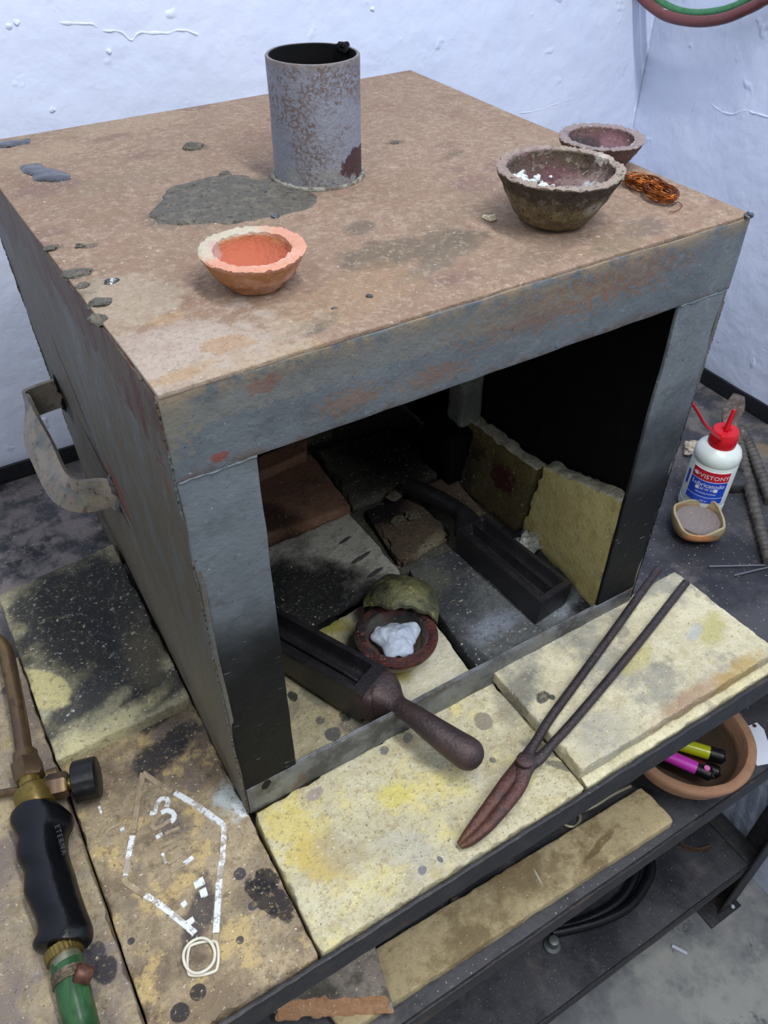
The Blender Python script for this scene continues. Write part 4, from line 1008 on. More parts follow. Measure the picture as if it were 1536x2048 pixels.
for i in range(NS):
    sh.faces.new((O[NR][i], O[NR][i+1], I[NR][i+1], I[NR][i])); sh.faces.new((O[0][i], O[0][i+1], I[0][i+1], I[0][i]))
for k in range(NR):
    sh.faces.new((O[k][0], O[k+1][0], I[k+1][0], I[k][0])); sh.faces.new((O[k][NS], I[k][NS], I[k+1][NS], O[k+1][NS]))
tag(link_mesh('crucible_shard', sh, M_SHARD), 'olive glazed broken crucible piece leaning over the small glazed crucible', 'crucible shard')

# ================================================================== TONGS on the slab
m = Mat('tongs_iron', '#423a3c', .5, .5, .5); m.layer(m.ramp(m.noise(30, 5, .65), .45, .62), '#332f32', .7)
m.layer(m.mul(m.ramp(m.axis(0), .22, .19), m.ramp(m.noise(50, 5, .7), .30, .5)), '#5f3f3a', .9); m.layer(m.mul(m.ramp(m.axis(0), .19, .13), m.ramp(m.noise(60, 5, .7, off=4), .45, .6)), '#6e4f36', .7)
m.layer(m.ramp(m.noise(300, 3), .64, .70), '#8b8286', .35); m.bump(m.noise(260, 5), .0014); M_TONG = m.done()
tg = thing('blacksmith_tongs', 'rusty iron tongs lying across the two front bricks', 'tongs', at(1048, 1530, z=0))
zp = .020
Pv = at(1048, 1530, z=zp)
hA = smooth_path([at(1316, 1138, z=.024), at(1240, 1245, z=.024), at(1160, 1355, z=.024), at(1100, 1437, z=.0235), at(1075, 1478, z=.0235), at(1054, 1512, z=.023), Pv+Vector((0, 0, .003))], 6)
hB = smooth_path([at(1372, 1165, z=.023), at(1290, 1270, z=.023), at(1210, 1368, z=.023), at(1140, 1450, z=.0225), at(1103, 1490, z=.0215), at(1080, 1515, z=.019), Pv-Vector((.0, 0, .0035))], 6)
def rod(t):
    return superell(.0041, .0041, 14, 2) if t < .72 else superell(.0041+.0030*(t-.72)/.28, .0041-.0010*(t-.72)/.28, 14, 2.2+(t-.72)*2)
link_mesh('tong_handle', sweep(hA, lambda i, t: rod(t)), M_TONG, tg)
link_mesh('tong_handle', sweep(hB, lambda i, t: rod(t)), M_TONG, tg)
def jaw(pts, ws_, dz_, hgt=.0045):
    P = smooth_path([at(u, v, z=z_) for u, v, z_ in pts], 6); n = len(P)
    def pr_(i, t):
        f = t*(len(ws_)-1); k = min(int(f), len(ws_)-2); w_ = ws_[k]+(ws_[k+1]-ws_[k])*(f-k)
        return superell(w_, min(hgt, w_*1.0+.0008), 16, 2.3)
    return sweep(P, pr_)
link_mesh('tong_jaw', jaw([(1062, 1508, zp-.002), (1046, 1530, zp-.002), (1016, 1562, .0185), (990, 1597, .0165), (960, 1637, .013), (933, 1671, .009), (917, 1689, .006)], [.0065, .0078, .0060, .0056, .0050, .0038, .0018], 0), M_TONG, tg)
link_mesh('tong_jaw', jaw([(1066, 1522, zp+.001), (1050, 1535, zp+.001), (1037, 1574, .0185), (1010, 1611, .0165), (977, 1650, .012), (944, 1680, .008), (922, 1694, .006)], [.0065, .0078, .0060, .0056, .0050, .0038, .0018], 0), M_TONG, tg)
link_mesh('rivet', lathe([(0, 0), (.0068, 0), (.0074, .001), (.007, .003), (.005, .0042), (0, .0046)], (Pv.x, Pv.y, zp+.0062), 24, .0003, 200), M_TONG, tg)

# ================================================================== COPPER WIRE
m = Mat('copper_wire', '#a8602a', .28, .95, .5); m.layer(m.ramp(m.noise(150, 3), .4, .6), '#6b3416', .8); M_CU = m.done()
cw = tag(link_mesh('t', bmesh.new(), M_CU), 'bundle of thin shiny copper wire beside the burnt crucibles', 'copper wire'); cw.name = 'copper_wire_bundle'
rnd = random.Random(4); bm = bmesh.new()
c0 = at(1283, 378, z=H_); c1 = at(1316, 398, z=H_)
def loop(c, ru, rv, ang, z, n=40):
    ph = rnd.uniform(0, 6); return [Vector((c.x+cos(ang)*cos(a)*ru-sin(ang)*sin(a)*rv, c.y+sin(ang)*cos(a)*ru+cos(ang)*sin(a)*rv, z+.0012*sin(a*2+ph)+.0008)) for a in [2*pi*i/n for i in range(n)]]
ax_ = atan2((c1-c0).y, (c1-c0).x)
for k in range(46):
    which = k % 2; c = (c0 if which == 0 else c1)+Vector((rnd.gauss(0, .0009), rnd.gauss(0, .0009), 0))
    s_ = 1+rnd.gauss(0, .09)
    P = loop(c, (.0125 if which == 0 else .0135)*s_, (.0070 if which == 0 else .0085)*s_, ax_+rnd.gauss(0, .14)+(.5 if which == 0 else 0), H_+.001+rnd.random()*.0055)
    sweep(P, circ(.00032, 5), bm=bm, closed=True)
for k in range(10):
    a = c0+Vector((rnd.gauss(0, .002), rnd.gauss(0, .002), rnd.uniform(.003, .007))); b = c1+Vector((rnd.gauss(0, .002), rnd.gauss(0, .002), rnd.uniform(.003, .007)))
    sweep([a, a.lerp(b, .5)+Vector((0, 0, .002)), b], circ(.00035, 5), bm=bm)
for pts in ([(1345, 410), (1356, 404), (1364, 412), (1352, 422), (1338, 424)], [(1262, 366), (1258, 374), (1266, 384), (1275, 388)], [(1290, 362), (1306, 362), (1311, 372)]):
    sweep(smooth_path([at(u, v, z=H_+.001) for u, v in pts], 5), circ(.0003, 5), bm=bm)
old = cw.data; me = bpy.data.meshes.new('copper_wire_bundle'); bm.to_mesh(me); bm.free(); me.materials.append(M_CU); cw.data = me
for p_ in me.polygons: p_.use_smooth = True
p = at(983, 441, z=H_)
bm = lump(p+Vector((0, 0, .0018)), (.0035, .002, .002), 2, 3, .6); lump(p+Vector((-.002, .004, .0015)), (.002, .0022, .0017), 5, 3, .6, bm=bm)
tag(link_mesh('plaster_flake', bm, plain('cream_flake', '#d8d0b8', .9)), 'tiny cream plaster flake left of the large burnt crucible', 'plaster flake')

# ================================================================== TORCH
m = Mat('torch_brass', '#85733a', .36, .75, .5); m.layer(m.ramp(m.noise(60, 4, .6), .45, .65), '#6b5a38', .7); m.layer(m.ramp(m.noise(200, 4), .58, .68), '#4f3f28', .6); M_BRASS = m.done()
m = Mat('torch_copper_tube', '#5d4b3c', .38, .6, .5); m.layer(m.ramp(m.noise(40, 5, .65, stretch=(1, .3, 1)), .45, .62), '#75613a', .8); m.layer(m.ramp(m.noise(50, 5, .6, off=3), .55, .66), '#453935', .8); M_BTUBE = m.done()
m = Mat('bakelite', '#08090d', .26, 0, .35, 0); m.bump(m.noise(80, 3), .0006); M_BAK = m.done()
M_BLK = plain('black_plastic', '#0c0d10', .38, 0, .35, 0, '#14161a', .0006)
tz_ = .018
torch = thing('gas_torch', 'brass gas torch with black wavy grip and green hose end on left bricks', 'torch', (-.15, .0, 0))
edges = [((48, 1617), (110, 1606)), ((35, 1622), (128, 1616)), ((22, 1635), (146, 1632)), ((21, 1650), (147, 1648)), ((27, 1664), (138, 1666)), ((35, 1682), (136, 1684)), ((33, 1702), (137, 1702)), ((36, 1725), (142, 1722)), ((48, 1748), (150, 1746)), ((49, 1770), (156, 1768)),
         ((49, 1792), (163, 1790)), ((62, 1822), (172, 1816)), ((73, 1850), (182, 1842)), ((74, 1872), (186, 1858)), ((66, 1892), (185, 1874)), ((70, 1903), (178, 1884)), ((84, 1907), (165, 1890))]
secs = [(at(*a, z=tz_), at(*b, z=tz_)) for a, b in edges]
def dens(L, k=4):
    A = smooth_path([s[0] for s in L], k); B = smooth_path([s[1] for s in L], k); return list(zip(A, B))
D = dens(secs, 5); bm = bmesh.new(); rings = []
for idx, (a, b) in enumerate(D):
    t = idx/(len(D)-1); c = (a+b)/2; h = (b-a)/2; th = .0150*min(1, (.35+t*12) ** .5 if t < .06 else 1, (.4+(1-t)*12) ** .5 if t > .95 else 1)
    ring = []
    for j in range(28):
        ph = 2*pi*j/28; cx_, sy_ = cos(ph), sin(ph)
        xx = math.copysign(abs(cx_)**.72, cx_); zz = math.copysign(abs(sy_)**.95, sy_)
        # centre ridge on top
        rg = max(0, 1-abs(xx-.12)*2.2)*.10 if sy_ > 0 else 0
        ring.append(bm.verts.new(c+h*xx+Vector((0, 0, th*(zz*(1-.12*xx*xx)+rg)))))
    rings.append(ring)
for A, B in zip(rings, rings[1:]):
    for j in range(28): bm.faces.new((A[j], A[(j+1) % 28], B[(j+1) % 28], B[j]))
bm.faces.new(rings[0]); bm.faces.new(rings[-1])
grip = link_mesh('grip', bm, M_BAK, torch)
# engraved maker letters on the grip
la, lb = at(118, 1652, z=tz_+.0135), at(131, 1702, z=tz_+.0135); ld = (lb-la).normalized(); ln = Vector((-ld.y, ld.x, 0))
bm = text_mesh('ETERNA', .0052, lambda c: la.lerp(lb, .5)+ld*c.x+ln*(c.y-.003)+Vector((0, 0, -.0012+c.z)), .0012, spacing=1.5)
link_mesh('maker_letters', bm, plain('worn_letters', '#34363c', .5), grip, smooth=False)
def rodpx(pts, r, name, mat, par, n=16, k=5): return link_mesh(name, tube(smooth_path([at(u, v, z=z_) for u, v, z_ in pts], k), r, n), mat, par)
rodpx([(52, 1540, .019), (45, 1480, .020), (32, 1400, .022), (20, 1340, .024), (12, 1306, .025), (-2, 1285, .027), (-30, 1268, .03)], .0068, 'gas_tube', M_BTUBE, torch, 20)
def hexnut(a, b, r, name, mat, par, n=6, ch=.82):
    a, b = Vector(a), Vector(b); P = [a, a.lerp(b, .14), a.lerp(b, .86), b]
    return link_mesh(name, sweep(P, lambda i, t: circ(r*(ch if i in (0, 3) else 1), n, pi/6)), mat, par)
hexnut(at(52, 1522, z=.019), at(60, 1560, z=.0185), .0128, 'tube_nut', M_BTUBE, torch)
rodpx([(50, 1508, .019), (53, 1530, .019)], .0098, 'tube_collar', M_BTUBE, torch, 20)
rodpx([(58, 1555, .019), (63, 1578, .018)], .0085, 'threaded_neck', M_BRASS, torch, 20)
link_mesh('valve_body', tube([at(62, 1572, z=.017), at(66, 1585, z=.017), at(73, 1603, z=.017), at(77, 1618, z=.017)], lambda t: [.009, .0155, .0155, .013][min(3, int(t*3.01))], 20), M_BRASS, torch)
rodpx([(55, 1587, .018), (100, 1576, .018)], .0085, 'valve_arm', M_BRASS, torch, 20)
hexnut(at(93, 1577, z=.018), at(138, 1567, z=.018), .0108, 'valve_nut', M_BTUBE, torch)
rodpx([(95, 1552, .012), (115, 1545, .012)], .005, 'side_stub', M_BTUBE, torch)
rodpx([(135, 1568, .018), (160, 1562, .018)], .0052, 'valve_stem', M_BRASS, torch)
rodpx([(62, 1585, .012), (30, 1583, .010), (0, 1588, .008), (-40, 1595, .007)], .0036, 'pilot_tube', M_BTUBE, torch)
ka, kb = at(148, 1566, z=.0185), at(189, 1556, z=.0185); kb = ka+(kb-ka).normalized()*.0195
def knobp(i, t):
    n = 48; return [(cos(2*pi*j/n)*.0172*(1-(.045 if (j % 6) in (0,) else 0)), sin(2*pi*j/n)*.0172*(1-(.045 if (j % 6) in (0,) else 0))) for j in range(n)]
bm = sweep([ka, ka+(kb-ka)*.06, ka+(kb-ka)*.94, kb], lambda i, t: [(x*(.9 if i in (0, 3) else 1), y*(.9 if i in (0, 3) else 1)) for x, y in knobp(i, t)])
link_mesh('valve_knob', bm, M_BLK, torch)
ha, hb_ = at(125, 1898, z=.018), at(131, 1916, z=.018)
bm = sweep([ha, ha.lerp(hb_, .2), ha.lerp(hb_, .8), hb_], lambda i, t: [(cos(2*pi*j/60)*(.0125+(.0005 if j % 2 else 0)), sin(2*pi*j/60)*(.0125+(.0005 if j % 2 else 0))) for j in range(60)])
link_mesh('knurled_ring', bm, M_BRASS, torch)
rodpx([(129, 1914, .018), (135, 1930, .018)], .0105, 'hose_ferrule', plain('dull_zinc', '#8e907c', .4, .8), torch, 20)
m = Mat('green_hose', '#1f4424', .3, 0, .5, .1); m.layer(m.ramp(m.noise(90, 4, .6, stretch=(1, .35, 1)), .46, .6), '#315c35', .8); m.layer(m.ramp(m.noise(60, 4, .6, off=5, stretch=(1, .4, 1)), .58, .66), '#6c9468', .5); M_HOSE = m.done()
rodpx([(133, 1924, .017), (140, 1955, .0165), (148, 1990, .016), (158, 2030, .0145), (166, 2065, .0135), (190, 2150, .0135), (215, 2230, .0135)], .0112, 'hose', M_HOSE, torch, 24)
P = [at(138, 1944, z=.0166), at(143, 1966, z=.0164)]
link_mesh('hose_clamp', tube(P, .0122, 32), plain('clamp_steel', '#5b5040', .4, .7, var='#7d7260', bump=.001, scale=300), torch)
hexnut(at(150, 1944, z=.028), at(182, 1953, z=.022), .0062, 'clamp_screw', plain('rusty_screw', '#5a3a30', .5, .6, var='#7a5a48'), torch, 12)

# rubber band ring
rcn = at(403, 1914, z=.002)
m_rb = plain('white_rubber', '#d9d4c4', .5)
bm = bmesh.new()
P1 = [Vector((rcn.x-.001+cos(a)*.0108, rcn.y+.001+sin(a)*.0118, .0042+.0008*sin(3*a))) for a in [2*pi*i/60 for i in range(60)]]
sweep(P1, circ(.0011, 8), bm=bm, closed=True)
P2 = []
for i in range(60):
    a = 2*pi*i/60; k = 1/(abs(cos(a))**1.3+abs(sin(a))**1.3)**(1/1.3)*1.12
    P2.append(Vector((rcn.x+.0006+cos(a+.4)*.0118*k, rcn.y-.001+sin(a+.4)*.0118*k, .0016)))
sweep(P2, circ(.0011, 8), bm=bm, closed=True)
tag(link_mesh('rubber_band', bm, m_rb), 'white rubber band doubled into a ring on the marked brick', 'rubber band')

# ================================================================== RIGHT SIDE OF THE TABLE (plate top at z=-.030)
TZ = -.0298
bx_, by_ = .6405, .0965
bot = thing('oil_bottle', 'white plastic oil bottle with red nozzle cap and blue label', 'bottle', (bx_, by_, TZ))
m = Mat('milky_plastic', '#d3dcd8', .35, 0, .5); m.b.inputs['Subsurface Weight'].default_value = .25; m.b.inputs['Subsurface Radius'].default_value = (.01, .01, .01)
m.layer(m.ramp(m.noise(60, 4), .55, .7), '#bcc4bd', .5); M_MILK = m.done()
M_REDP = plain('red_plastic', '#c20d1e', .3, 0, .5)
br_ = .0262
prof = [(0, 0), (br_*.9, 0), (br_, .003), (br_, .014), (br_-.0008, .015), (br_-.0008, .016), (br_, .017), (br_, .073), (br_-.0006, .0745), (br_, .076), (br_, .082), (br_-.002, .088), (br_-.008, .0925), (.0155, .094), (.015, .096), (0, .096)]
link_mesh('bottle_body', lathe(prof, (bx_, by_, TZ), 64), M_MILK, bot)
cap = link_mesh('cap', lathe([(.0148, .0935), (.0155, .094), (.0158, .100), (.0150, .112), (.0138, .1135), (.006, .1135), (.005, .112), (0, .112)], (bx_, by_, TZ), 48), M_REDP, bot)
link_mesh('nozzle', tube([(bx_, by_, TZ+.112), (bx_+.002, by_+.001, TZ+.125), (bx_+.004, by_+.0015, TZ+.138)], lambda t: .0034-.0012*t, 14), M_REDP, bot)
n0 = at(1412, 851, y=by_-.008); n1 = at(1384, 806, y=by_-.008)
link_mesh('cap_strap', tube(smooth_path([(bx_-.013, by_-.006, TZ+.108), n0, n0.lerp(n1, .5), n1], 4), .0017, 10), M_REDP, bot)
lab0 = atan2(CAM_C.y-by_, CAM_C.x-bx_)+radians(4)
def cyl(u, v, off): a = lab0+u/br_; return Vector((bx_+cos(a)*(br_+off), by_+sin(a)*(br_+off), TZ+v))
def patch(u0, u1, v0, v1, off, name, mat, par):
    bm = bmesh.new(); n = 20
    A = [[bm.verts.new(cyl(u0+(u1-u0)*i/n, v, o_)) for v, o_ in ((v0, off), (v1, off), (v1, off-.0004), (v0, off-.0004))] for i in range(n+1)]
    for a, b in zip(A, A[1:]):
        for j in range(4): bm.faces.new((a[j], a[(j+1) % 4], b[(j+1) % 4], b[j]))
    bm.faces.new(A[0]); bm.faces.new(A[-1])
    return link_mesh(name, bm, mat, par)
M_LB = plain('label_blue', '#1f49c0', .35); M_LR = plain('label_red', '#c22230', .35); M_LW = plain('label_white', '#e6e9ef', .4)
lab = patch(-.0225, .0225, .0235, .0700, .0004, 'label', M_LW, bot)
patch(-.0222, .0222, .0562, .0695, .0006, 'label_band', M_LR, lab)
patch(-.0222, .0222, .0330, .0550, .0006, 'label_band', M_LB, lab)
patch(-.0222, .0222, .0240, .0320, .0006, 'label_band', M_LB, lab)
patch(-.0310, -.0265, .038, .058, .0004, 'side_label', M_LB, bot)
def lt(body, size, u, v, sp=1., bold=0): 
    bm = text_mesh(body, size, lambda c: cyl(u+c.x, v+c.y, .0009+c.z*.2), .0002, spacing=sp)
    return link_mesh('label_writing', bm, M_LW, lab, smooth=False)
lt('VISTONY', .0078, .0045, .0595, 1.05); lt('Lubricatodo', .0082, .0, .0475, .95); lt('20 W 50', .0045, 0, .0428); lt('lubricante multiuso', .0030, 0, .0375); lt('120 ml', .003, 0, .0262)
for sx_ in (-.011, .010): patch(sx_-.0022, sx_+.0022, .0418, .0462, .0008, 'label_mark', M_LW, lab)
bm = bmesh.new()
for a in (-50, -25, 0, 25, 50):
    s_, c_ = sin(radians(a)), cos(radians(a))
    sweep([cyl(-.0165+s_*.001, .0595+c_*.001, .0008), cyl(-.0165+s_*.0048, .0595+c_*.0055, .0008)], circ(.0004, 5), bm=bm, up=(0, 0, 1))
link_mesh('label_mark', bm, M_LW, lab)

# broken clay cup with grey powder
cpx, cpy = at2(1394, 1045, -.016)
m = Mat('cup_clay', '#9a7a58', .7); m.layer(m.ramp(m.noise(60, 5), .45, .6), '#7d6c50', .7); m.layer(m.blob((cpx-.02, cpy-.02, -.02), (.02, .02, .012), 0, .6, .2, 60), '#b07a4e', .9)
m.layer(m.ramp(m.axis(2), -.0115, -.008), '#a39878', .8); m.layer(m.blob((cpx-.012, cpy-.018, -.010), (.008, .004, .006), 0, .5, .2), '#d8dcd0', .9); m.bump(m.noise(120, 4), .001); M_CUP = m.done()
prc = [(0, 0), (.016, 0), (.024, .004), (.0300, .011), (.0310, .018), (.0298, .0255), (.0272, .0258), (.0268, .018), (.022, .011), (0, .008)]
bm = lathe(prc, (cpx, cpy, TZ), 72)
va = atan2(CAM_C.y-cpy, CAM_C.x-cpx)
for v in bm.verts:
    d = v.co-Vector((cpx, cpy, TZ)); a = atan2(d.y, d.x); 
    if d.z > .01:
        k = max(0, cos(a-va-.35))**6*.006; k2 = max(0, cos(a-va+1.4))**4*.003
        v.co.z -= (k+k2)*(d.z-.01)/.0125; v.co.x += cos(a)*.004*max(0, cos(a-va-.35))**6
    if d.z > .018: v.co.z += .0022*sin(a*3+.6)+.001*sin(a*7)
    if d.z > .004: v.co.x += cos(a)*.0016*sin(a*4+1); v.co.y += sin(a)*.0016*sin(a*4+1)
cup = thing('clay_cup', 'chipped brown clay cup of grey powder in front of the oil bottle', 'cup', (cpx, cpy, TZ))
link_mesh('cup_body', bm, M_CUP, cup)
m = Mat('grey_powder', '#857c7a', .95); m.layer(m.ramp(m.noise(300, 5, .7), .5, .7), '#a59d9a', .5); m.bump(m.noise(250, 5), .003); M_POW = m.done()
tag(link_mesh('grey_powder', lathe([(0, .0130), (.012, .0132), (.021, .015), (.0252, .0185), (.0252, .012), (0, .0118)], (cpx, cpy, TZ), 48, .0008, 120), M_POW), 'heap of grey powder filling the chipped clay cup', 'powder', kind='stuff')
# dark round cap, pebble
p = at(1462, 955, z=-.022)
m_cap = plain('dark_rubber', '#2a2b2e', .6, var='#3a3b3e', bump=.001)
tag(link_mesh('round_cap', lathe([(0, 0), (.021, 0), (.0225, .002), (.0225, .012), (.021, .014), (.016, .0145), (.015, .012), (0, .012)], (p.x, p.y, TZ), 48), m_cap), 'dark round cap behind the oil bottle beside the ribbed tongs', 'cap')
p = at(1386, 896, z=-.022)
tag(link_mesh('pebble', lump((p.x, p.y, TZ+.008), (.013, .011, .008), 3, 4, .4), plain('beige_stone', '#a79a88', .85, var='#c8bfae', bump=.002)), 'beige stone peeking out left behind the oil bottle', 'stone')
# ribbed rebar tongs
m = Mat('rebar', '#5c5955', .6, .4, .4); m.layer(m.ramp(m.noise(60, 5, .7), .45, .62), '#47413e', .8); m.layer(m.ramp(m.noise(90, 5, .7, off=3), .58, .68), '#8a867e', .6); m.bump(m.noise(200, 4), .001); M_REB = m.done()
rt = thing('rebar_tongs', 'old tongs with ribbed rebar handles at the right table edge', 'tongs', at(1480, 880, z=TZ))
def rebar(pts, r, name):
    P = smooth_path([at(u, v, z=z_) for u, v, z_ in pts], 24)
    return link_mesh(name, sweep(P, lambda i, t: circ(r*(1.13 if (i % 4) < 2 else .96), 12)), M_REB, rt)
rebar([(1476, 880, -.014), (1488, 930, -.019), (1505, 1000, -.022), (1524, 1070, -.023), (1540, 1125, -.023)], .0064, 'tong_handle')
rebar([(1480, 860, -.010), (1500, 895, -.016), (1520, 945, -.022), (1542, 1003, -.023)], .0064, 'tong_handle')
def flatjaw(pts, wv, thk, name):
    P = smooth_path([at(u, v, z=z_) for u, v, z_ in pts], 5)
    return link_mesh(name, sweep(P, lambda i, t: superell(wv*.8*(1-.75*abs(t-.3)), thk, 14, 2.6)), plain('worn_brown_steel', '#5e5046', .5, .5, var='#80736a', bump=.001), rt)
flatjaw([(1474, 792, .012), (1462, 815, .010), (1455, 838, .004), (1462, 862, -.004), (1476, 888, -.012)], .011, .0035, 'tong_jaw')
flatjaw([(1480, 794, .010), (1478, 815, .006), (1468, 840, .000), (1472, 865, -.008), (1482, 880, -.012)], .010, .003, 'tong_jaw')
# two thin welding rods
M_ROD = plain('rod_grey', '#6c6e78', .45, .5)
for k, (a, b) in enumerate([((1418, 1133), (1640, 1128)), ((1468, 1151), (1660, 1105))]):
    pa, pb = at(*a, z=TZ+.0013), at(*b, z=TZ+.0013)
    tag(link_mesh('welding_rod', tube([pa, pa.lerp(pb, .5), pb], .0011, 8), M_ROD), ['thin grey welding rod with its tip farther left, by the raised slab', 'thin grey welding rod nearer the raised slab, slanting up right'][k], 'rod', 'thin rods on the table')

# ================================================================== MIDDLE SHELF (top z=-.30)
SZ = -.2985
m = Mat('terracotta', '#a37d63', .8, spec=.25); m.layer(m.ramp(m.noise(30, 5, .6), .45, .65), '#936c54', .7); m.layer(m.ramp(m.noise(200, 4), .58, .7), '#b98c6a', .5)
bwx, bwy = .529, -.0625; RZ_ = -.238
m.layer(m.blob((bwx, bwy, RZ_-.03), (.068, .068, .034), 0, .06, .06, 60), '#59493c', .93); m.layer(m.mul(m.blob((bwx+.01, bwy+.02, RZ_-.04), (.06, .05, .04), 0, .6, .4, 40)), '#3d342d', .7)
m.bump(m.noise(220, 5), .0008); M_TERRA = m.done()
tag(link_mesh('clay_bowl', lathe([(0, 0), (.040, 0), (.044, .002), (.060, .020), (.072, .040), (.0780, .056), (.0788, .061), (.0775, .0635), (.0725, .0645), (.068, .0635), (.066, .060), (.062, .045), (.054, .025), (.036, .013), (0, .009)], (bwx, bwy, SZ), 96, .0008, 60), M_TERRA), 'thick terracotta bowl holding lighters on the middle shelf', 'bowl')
def lighter(a, b, z, r, colr, label, head='#121316', button=None, grp='lighters in the clay bowl'):
    pa, pb = at(*a, z=z), at(*b, z=z); t = thing('lighter', label, 'lighter', pa, grp)
    d = (pb-pa).normalized(); L = (pb-pa).length
    link_mesh('lighter_barrel', tube([pa-d*.02, pa, pb], r, 20), plain('barrel_'+label[:6], colr, .3, 0, .5, .2), t)
    hd = link_mesh('lighter_head', tube([pb, pb+d*.001, pb+d*.016, pb+d*.018], lambda q_: r*(1.04 if q_ < .9 else .8), 20), M_BLK, t)
    sd_ = d.cross(Vector((0, 0, 1))).normalized()
    for s_ in (-.3, .25): link_mesh('metal_ring', sweep([pb+d*(.0185+abs(s_)*.004)+sd_*r*s_-Vector((0, 0, r*.6)), pb+d*(.0195+abs(s_)*.004)+sd_*r*s_+Vector((0, 0, r*.2)), pb+d*(.016+abs(s_)*.004)+sd_*r*s_+Vector((0, 0, r*.85))], circ(.0009, 6)), plain('bright_metal', '#c9ccd2', .2, .9), t)
    if button: link_mesh('lighter_button', tube([pb+d*.010+Vector((0, 0, r*.8)), pb+d*.010+Vector((0, 0, r*1.35))], .0035, 14), plain('button_pink', button, .35), t)
    return t
lighter((1322, 1505), (1393, 1537), -.255, .0078, '#d03cc0', 'pink lighter with black head at the front of the clay bowl', button='#e87cc0')
lighter((1345, 1484), (1418, 1506), -.258, .0085, '#b3bb10', 'yellow-green lighter with black head in the clay bowl')
lighter((1350, 1515), (1408, 1535), -.270, .0075, '#5a1a22', 'dark red lighter half hidden between the pink and yellow-green ones')
lighter((1320, 1462), (1352, 1466), -.268, .006, '#1a1a1c', 'black lighter farthest back in the clay bowl, by the table edge')
# paper tag
M_TAG = plain('white_card', '#dfe6f2', .6)
ta, tb_, tc, td = at(1502, 1440, z=-.262), at(1524, 1434, z=-.262), at(1545, 1510, z=-.275), at(1520, 1520, z=-.272)
TG = [(1500, 1442), (1520, 1434), (1534, 1448), (1552, 1500), (1548, 1516), (1520, 1521), (1508, 1490)]
bm = bmesh.new(); top = [bm.verts.new(at(u, v, z=-.285)+Vector((0, 0, 0))) for u, v in TG]; bo = [bm.verts.new(t.co-Vector((0, 0, .0008))) for t in top]
bm.faces.new(top); bm.faces.new(bo)
for i in range(len(top)): bm.faces.new((top[i], top[(i+1) % len(top)], bo[(i+1) % len(top)], bo[i]))
for v in bm.verts: v.co.z += -.0125
tgo = link_mesh('paper_tag', bm, M_TAG, smooth=False); tag(tgo, 'white card tag with a hole, right of the terracotta bowl', 'tag')
hp_ = at(1509, 1451, z=-.2965); link_mesh('tag_hole', lathe([(0, .0), (.0026, 0), (.0026, .0006), (0, .0006)], (hp_.x, hp_.y, -.2972), 16), plain('tag_hole_rust', '#4a2a20', .8), tgo)
# plank on the shelf
zp_ = -.280
PQ = [at2(1350, 1640, zp_), at2(1285, 1572, zp_), at2(620, 1975, zp_), at2(690, 2068, zp_)]
m_pl = brickmat('shelf_slab', '#c6b48c', [wash(12, .46, .62, '#7d6a4c', .75, 3), wash(22, .54, .66, '#8a7354', .7, 8), wash(9, .56, .7, '#b8aa86', .6, 15),
    lambda m: m.layer(m.line((*at2(1085, 1770, zp_), 0), (*at2(1068, 1738, zp_), 0), .0008, .3, .3), '#d8d8d2', .9),
    lambda m: m.layer(m.blob(at2(1200, 1690, zp_), (.03, .004), .2, .9, .3, 60), '#6b5534', .7)], grain='#7d6c4c', light='#b5a680', gs=.4, bumpk=.6)
q_ = [PQ[3], PQ[0], PQ[1], PQ[2]]
o = link_mesh('stone_slab', hexbox(prismc(q_, SZ+.0003, zp_), (70, 12, 3), .0025, .0006, 60, .003, 50, 31), m_pl); tag(o, 'long tan stone slab lying along the middle shelf front', 'slab')
# broken brown-grey tile in front on the shelf
zt2 = -.262
m_t2 = brickmat('broken_tile', '#a0968a', [wash(12, .45, .6, '#4d4a45', .8, 3), wash(16, .55, .68, '#857c6c', .6, 8), wash(30, .62, .7, '#4a3434', .5, 12)], grain='#4a4640', light='#7f776a', gs=.4, bumpk=.6)
m_t2e = brickmat('broken_tile_edge', '#b98d6a', [wash(20, .5, .66, '#a07654', .7, 3)], grain='#9a704e', light='#cba27c', gs=.4)
T2 = [at2(541, 2006, zt2), at2(775, 1992, zt2), at2(738, 1840, zt2), at2(560, 1860, zt2)]
bm = hexbox([(T2[0][0]-.004, T2[0][1]-.012, zt2-.020), (T2[1][0]+.002, T2[1][1]-.014, zt2-.020), (T2[2][0], T2[2][1], zt2-.020), (T2[3][0], T2[3][1], zt2-.020)]+[(p[0], p[1], zt2) for p in T2], (50, 36, 6), .003, .001, 80, .006, 70, 33, facemi={'-y': 1})
o = link_mesh('broken_tile', bm, [m_t2, m_t2e]); tag(o, 'broken grey-brown tile with raw orange edge on the tan slab', 'tile')
# wire hook
P = smooth_path([at(u, v, z=SZ+.003) for u, v in [(1262, 1572), (1225, 1590), (1190, 1612), (1166, 1622), (1158, 1622), (1160, 1640), (1148, 1653), (1130, 1650), (1121, 1637), (1126, 1622), (1142, 1617), (1158, 1612), (1185, 1592), (1225, 1566), (1250, 1548)]], 6)
tag(link_mesh('wire_hook', tube(P, .0020, 8), plain('dull_wire', '#a39e86', .4, .3)), 'bent wire spring hook behind the tan slab on the shelf', 'wire hook')
p = at(911, 1803, z=SZ+.004)
tag(link_mesh('pebble', lump((p.x, p.y, SZ+.004), (.006, .005, .0045), 8, 3, .3), M_CRUMB), 'small grey pebble at the rear edge of the tan slab', 'pebble')

